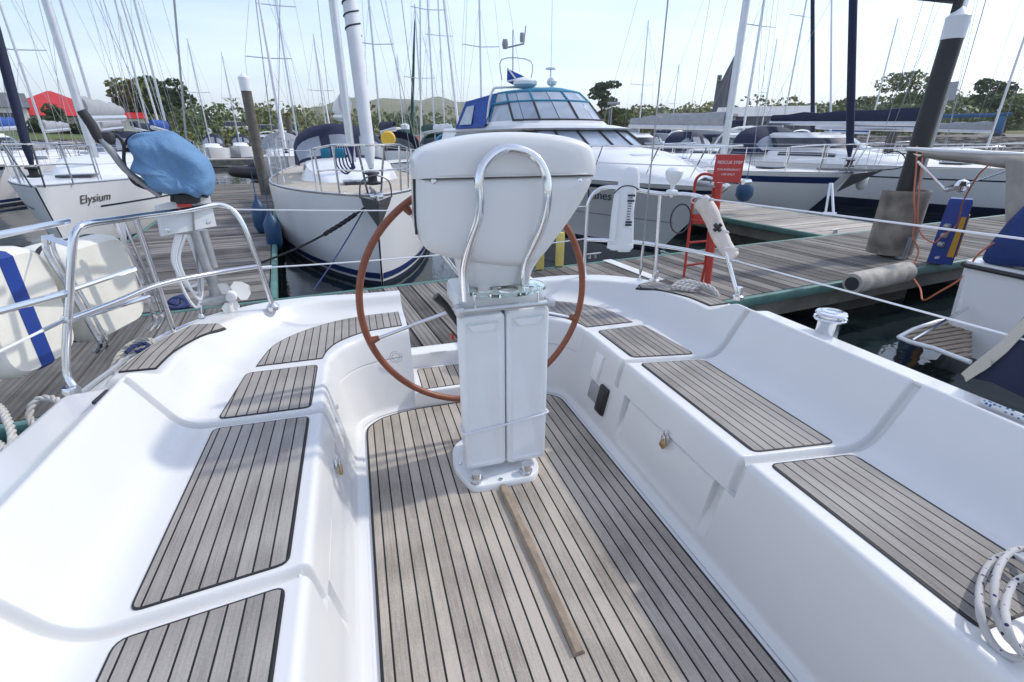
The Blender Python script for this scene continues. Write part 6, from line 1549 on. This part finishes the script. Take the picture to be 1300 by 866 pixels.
bg_sail('white yacht whose bare mast stands between the named sloop and the blue outboard cover', 134, 0, 24, cover=greyc, hood=navy, furl=None)
bg_sail('white yacht with the left of two tall masts behind the blue outboard cover', 197, 0, 34, cover=navy, bow_in=False)
bg_sail('white yacht with the right of two tall masts behind the blue outboard cover', 219, 0, 28, cover=bluec, bow_in=False, furl=None)
bg_sail('small white yacht with the short mast right of the blue outboard cover', 269, 131, 50, L=7.5, cover=greyc, furl=None)
bg_sail('small white yacht with the short mast just left of the grey timber pile', 306, 119, 56, L=7.5, cover=None, furl=None)
bg_sail('white yacht with the pale mast right of the grey timber pile', 361, 20, 27, cover=greyc, hood=greyc)
bg_sail('white yacht with a dark blue hull stripe, mast rising left of the navy sprayhood', 380, 0, 32, cover=greenc, furl=None)
bg_sail('white yacht with the grey mast just left of the thick white mast', 418, 50, 44, cover=navy, hood=navy)
bg_sail('white yacht with the slim dark mast just right of the furled white jib', 486, 0, 27, cover=navy, bow_in=False, furl=None, spread=2)
bg_sail('small white yacht with a mast ending low above the hills right of the jib', 514, 70, 52, L=8.5, furl=None)
bg_sail('white yacht with dark green furled headsail and dark green sail cover', 538, 2, 34, cover=greenc, hood=greenc, furl=greenc, furl_r=.12, bow_in=False)
bg_sail('white yacht with the left of two pale masts left of the blue canopy', 553, 0, 31, cover=sailw, hood=teal, furl=sailw, bow_in=False)
bg_sail('white yacht with the right of two pale masts left of the blue canopy', 566, 0, 38, cover=None, hood=None, furl=sailw, furl_r=.09)
bg_sail('white yacht with twin dark spreaders rising behind the blue canopy', 612, 0, 27, cover=bluec, bow_in=False, furl=None, spread=2)
bg_sail('white yacht with the slim mast standing right of the pine tree', 809, 75, 38, cover=greyc, furl=None, hood=None)
bg_sail('small white yacht moored far off behind the cruiser bow rail', 850, 110, 60, L=8.5, cover=navy, furl=None)
bg_sail('small white yacht with short mast just right of the silver mast', 962, 128, 48, L=8, cover=greyc, furl=None)
bg_sail('white yacht with pale mast between the silver mast and the navy headsail', 988, 0, 36, cover=greyc, furl=sailw)
bg_sail('white yacht with slim mast among the boats right of the navy headsails', 1098, 118, 44, cover=bluec, hood=bluec, furl=None)
bg_sail('white yacht with navy boom cover stretching left of the black pile', 1171, 0, 21, L=11, cover=navy, hood=None, furl=None, mr=.06)
bg_sail('white yacht with thin mast right of the panel post', 1252, 0, 33, cover=greyc, hood=None, furl=None)

def cruiser(label, px, D, L=8, rz_=None, hull=gelw, top=clearw, canopy=None, group='motorboats moored farther out', fly=False, stripe=stripek):
    p = Pd(px, 200, D); t_ = thing('small_motorboat', label, 'motorboat', (p.x, p.y, WATER), AFT if rz_ is None else rz_, group)
    h = Hull(L, L*.34, 1.25, 1.0, rake=.9, tr=.92, full=.62, wl=(.15, .9), flare=1); ho_ = h.build(hull, t_, 14); h.band('rubbing_strake', .88, .95, stripe, ho_, off=.02, rel=True, n=12)
    h.deck(gelw, t_, 12)
    A = ring_h(L*.26, L*.72, L*.115, 1.15, 7); B = ring_h(L*.36, L*.70, L*.10, 1.95, 7); Cc = ring_h(L*.40, L*.72, L*.095, 2.05, 7)
    MB().loft([[v_-Vector((0, 0, .2)) for v_ in A], A, [a.lerp(b, .25) for a, b in zip(A, B)]]).build('cabin', gelw, t_)
    MB().loft([[a.lerp(b, .25) for a, b in zip(A, B)], B], c0=False, c1=False).build('windows', window, t_, autos=0)
    MB().loft([B, [Vector((v_.x*1.08, v_.y, v_.z)) for v_ in Cc], [Vector((v_.x*.9, v_.y, v_.z+.07)) for v_ in Cc]]).build('roof', gelw if not canopy else canopy, t_)
    MB().tube(cr([Vector((sd*(h.b(q)-.06), q*L, h.z(q)+.5)) for sd, q in ((-1, .5), (-1, .3), (-1, .12), (-1, .02), (1, .02), (1, .12), (1, .3), (1, .5))], 4), .016, 5).build('bow_rail', steel, t_)
    if canopy: MB().loft([[Vector((x*L*.13, L*.70, 1.0)), Vector((x*L*.11, L*.70, 2.0)), Vector((x*L*.11, L*.93, 1.8)), Vector((x*L*.13, L*.97, 1.0))] for x in (-1, 1)], sm=False).build('canopy', canopy, t_)
    else: MB().tube(cr([(-L*.12, L*.75, 1.0), (-L*.10, L*.70, 2.2), (L*.10, L*.70, 2.2), (L*.12, L*.75, 1.0)], 4), .04, 6).build('radar_arch', gelw, t_)
    return t_
cruiser('white wheelhouse boat with dark windows behind the cruiser bow rail', 880, 24, 8.5)
cruiser('low white speedboat just left of the silver mast, behind the wheelhouse boat', 925, 36, 7)
cruiser('white motorboat under the navy boom left of the black pile', 1112, 26, 8)
cruiser('white sports cruiser moored left of the black pile beyond the large pale hull', 1150, 34, 9)
cruiser('sleek white motor yacht with long dark windows at the far right', 1275, 19, 12)
cruiser('white motorboat half hidden by the thin dark pile behind the sprayhood', 1062, 40, 7.5)
cruiser('white low cabin boat moored behind the named sloop pulpit', 92, 34, 7.5, AFT+1.2)
cruiser('small orange-hulled cabin boat left of the named sloop bow', 40, 27, 6, AFT+1.3, hull=orangeb)
cruiser('white cabin boat at the far left edge below the blue sail cover', 4, 21, 7, AFT+1.4)
cruiser('small white motorboat right of the grey timber pile near the shore', 345, 44, 6.5)
cruiser('white cabin boat near the shore right of the green sail cover', 592, 60, 8)
cruiser('white cabin boat with blue canopy far off beyond the pine side of the cruiser', 835, 48, 7.5, canopy=bluec)
cruiser('white cabin boat with navy canopy right of the silver mast', 1000, 30, 7.5, canopy=navy)
def rib(label, px, D, rz_, L=4.2):
    p = Pd(px, 210, D); t_ = thing('inflatable_dinghy', label, 'dinghy', (p.x, p.y, WATER), rz_, 'inflatable dinghies')
    MB().tube(cr([(-.75, L, .35), (-.78, L*.5, .35), (-.65, L*.2, .40), (0, -.05, .5), (.65, L*.2, .40), (.78, L*.5, .35), (.75, L, .35)], 5), .24, 12).build('tube', dark, t_)
    MB().box((0, L*.55, .2), (1.3, L*.8, .25), .05).build('floor', greyc, t_)
    MB().box((0, L*.5, .8), (.6, .5, .9), .08).build('console', plast, t_)
    MB().box((0, L+.2, .85), (.4, .5, .6), .1).box((0, L+.15, .3), (.15, .2, .8), .03).build('outboard_engine', dark, t_)
    return t_
rib('dark grey inflatable dinghy on the water left of the grey timber pile', 296, 27, AFT-1.4)
rib('dark inflatable dinghy with a console tied behind the first dinghy', 322, 31, AFT-1.2)
# far floating walkways the moored boats lie along
for i, (x0, y0, L_, lab) in enumerate(((2, 31, 60, 'far floating walkway behind the cruiser'), (-40, 38, 50, 'far floating walkway near the left shore'), (10, 47, 70, 'far floating walkway near the right shore'))):
    fp = thing('far_pontoon', lab+', low and grey', 'pontoon', (x0, y0, -.05), EA)
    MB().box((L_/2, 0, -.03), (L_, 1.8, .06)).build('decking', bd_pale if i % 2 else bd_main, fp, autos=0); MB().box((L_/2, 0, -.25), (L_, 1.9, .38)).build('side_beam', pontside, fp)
mb = MB(); mb.add([(-3000, -3000, WATER), (3000, -3000, WATER), (3000, 3000, WATER), (-3000, 3000, WATER)], [[0, 1, 2, 3]], 0, False)
wt = mb.build('water', waterm); wt['kind'] = 'structure'

# ================================================================== the air: thin haze over the whole bay
hm_ = bpy.data.materials.new('haze_air'); hm_.use_nodes = True; ht = hm_.node_tree; ht.nodes.remove(ht.nodes['Principled BSDF'])
pv = ht.nodes.new('ShaderNodeVolumePrincipled'); pv.inputs['Color'].default_value = (.95, .975, 1, 1); pv.inputs['Density'].default_value = .00026; pv.inputs['Anisotropy'].default_value = .2
ht.links.new(pv.outputs[0], ht.nodes['Material Output'].inputs['Volume'])
hz_ = MB().box((0, 1000, 80), (9000, 9000, 400)); 
ho_z = hz_.build('haze', hm_, autos=0); ho_z['kind'] = 'stuff'

# ================================================================== camera, light, render settings
cam = bpy.data.cameras.new('camera'); co = bpy.data.objects.new('camera', cam); COL.objects.link(co)
cam.sensor_fit = 'HORIZONTAL'; cam.sensor_width = 36; cam.lens = F_PX*36/1300; cam.clip_start = .05; cam.clip_end = 8000
co.location = (0, 0, H); co.rotation_euler = (math.pi/2-PITCH, 0, -YAW); SC.camera = co
SUN_AZ = math.atan2(1., .10)          # from +Y towards +X
SUN_EL = rad(43)
sv = Vector((math.sin(SUN_AZ)*math.cos(SUN_EL), math.cos(SUN_AZ)*math.cos(SUN_EL), math.sin(SUN_EL)))
sun = bpy.data.lights.new('sun', 'SUN'); sun.energy = 2.0; sun.angle = rad(2.2); sun.color = (1, .955, .88)
so = bpy.data.objects.new('sun', sun); COL.objects.link(so); so.rotation_euler = sv.to_track_quat('Z', 'Y').to_euler(); so.location = (20, 5, 30)
W = bpy.data.worlds.new('World'); SC.world = W; W.use_nodes = True
t = W.node_tree; bg = t.nodes['Background']; sk = t.nodes.new('ShaderNodeTexSky'); sk.sky_type = 'NISHITA'; sk.sun_disc = False
sk.sun_elevation = SUN_EL; sk.sun_rotation = SUN_AZ; sk.altitude = 0; sk.air_density = 1.0; sk.dust_density = .8; sk.ozone_density = 2.2
veil = t.nodes.new('ShaderNodeVectorMath'); veil.operation = 'ADD'; veil.inputs[1].default_value = (1.98, 1.95, 2.1)   # thin high veil of cloud whitening the whole sky
tc = t.nodes.new('ShaderNodeTexCoord'); mp = t.nodes.new('ShaderNodeMapping'); mp.inputs['Scale'].default_value = (1.2, 1.2, 7); nz = t.nodes.new('ShaderNodeTexNoise'); nz.inputs['Scale'].default_value = 1.6; nz.inputs['Detail'].default_value = 7; nz.inputs['Roughness'].default_value = .55
mr = t.nodes.new('ShaderNodeMapRange'); mr.inputs['From Min'].default_value = .35; mr.inputs['From Max'].default_value = .68; mr.inputs['To Min'].default_value = .72; mr.inputs['To Max'].default_value = 1.45
vs = t.nodes.new('ShaderNodeVectorMath'); vs.operation = 'SCALE'; vs.inputs[0].default_value = (1.98, 1.95, 2.1)
t.links.new(tc.outputs['Generated'], mp.inputs[0]); t.links.new(mp.outputs[0], nz.inputs['Vector']); t.links.new(nz.outputs['Fac'], mr.inputs['Value']); t.links.new(mr.outputs[0], vs.inputs['Scale']); t.links.new(vs.outputs[0], veil.inputs[1])
t.links.new(sk.outputs[0], veil.inputs[0]); t.links.new(veil.outputs[0], bg.inputs[0]); bg.inputs[1].default_value = .15
v = SC.view_settings; v.view_transform = 'Standard'; v.look = 'None'; v.exposure = .34; v.gamma = 1; v.use_curve_mapping = False
SC.render.engine = 'CYCLES'; SC.cycles.use_denoising = True; SC.cycles.max_bounces = 8; SC.cycles.diffuse_bounces = 4; SC.cycles.glossy_bounces = 4; SC.cycles.transmission_bounces = 6; SC.cycles.transparent_max_bounces = 8
SC.cycles.caustics_reflective = True; SC.cycles.blur_glossy = .6; SC.cycles.caustics_refractive = False; SC.cycles.sample_clamp_indirect = 6
SC.render.resolution_x = 1024; SC.render.resolution_y = 682
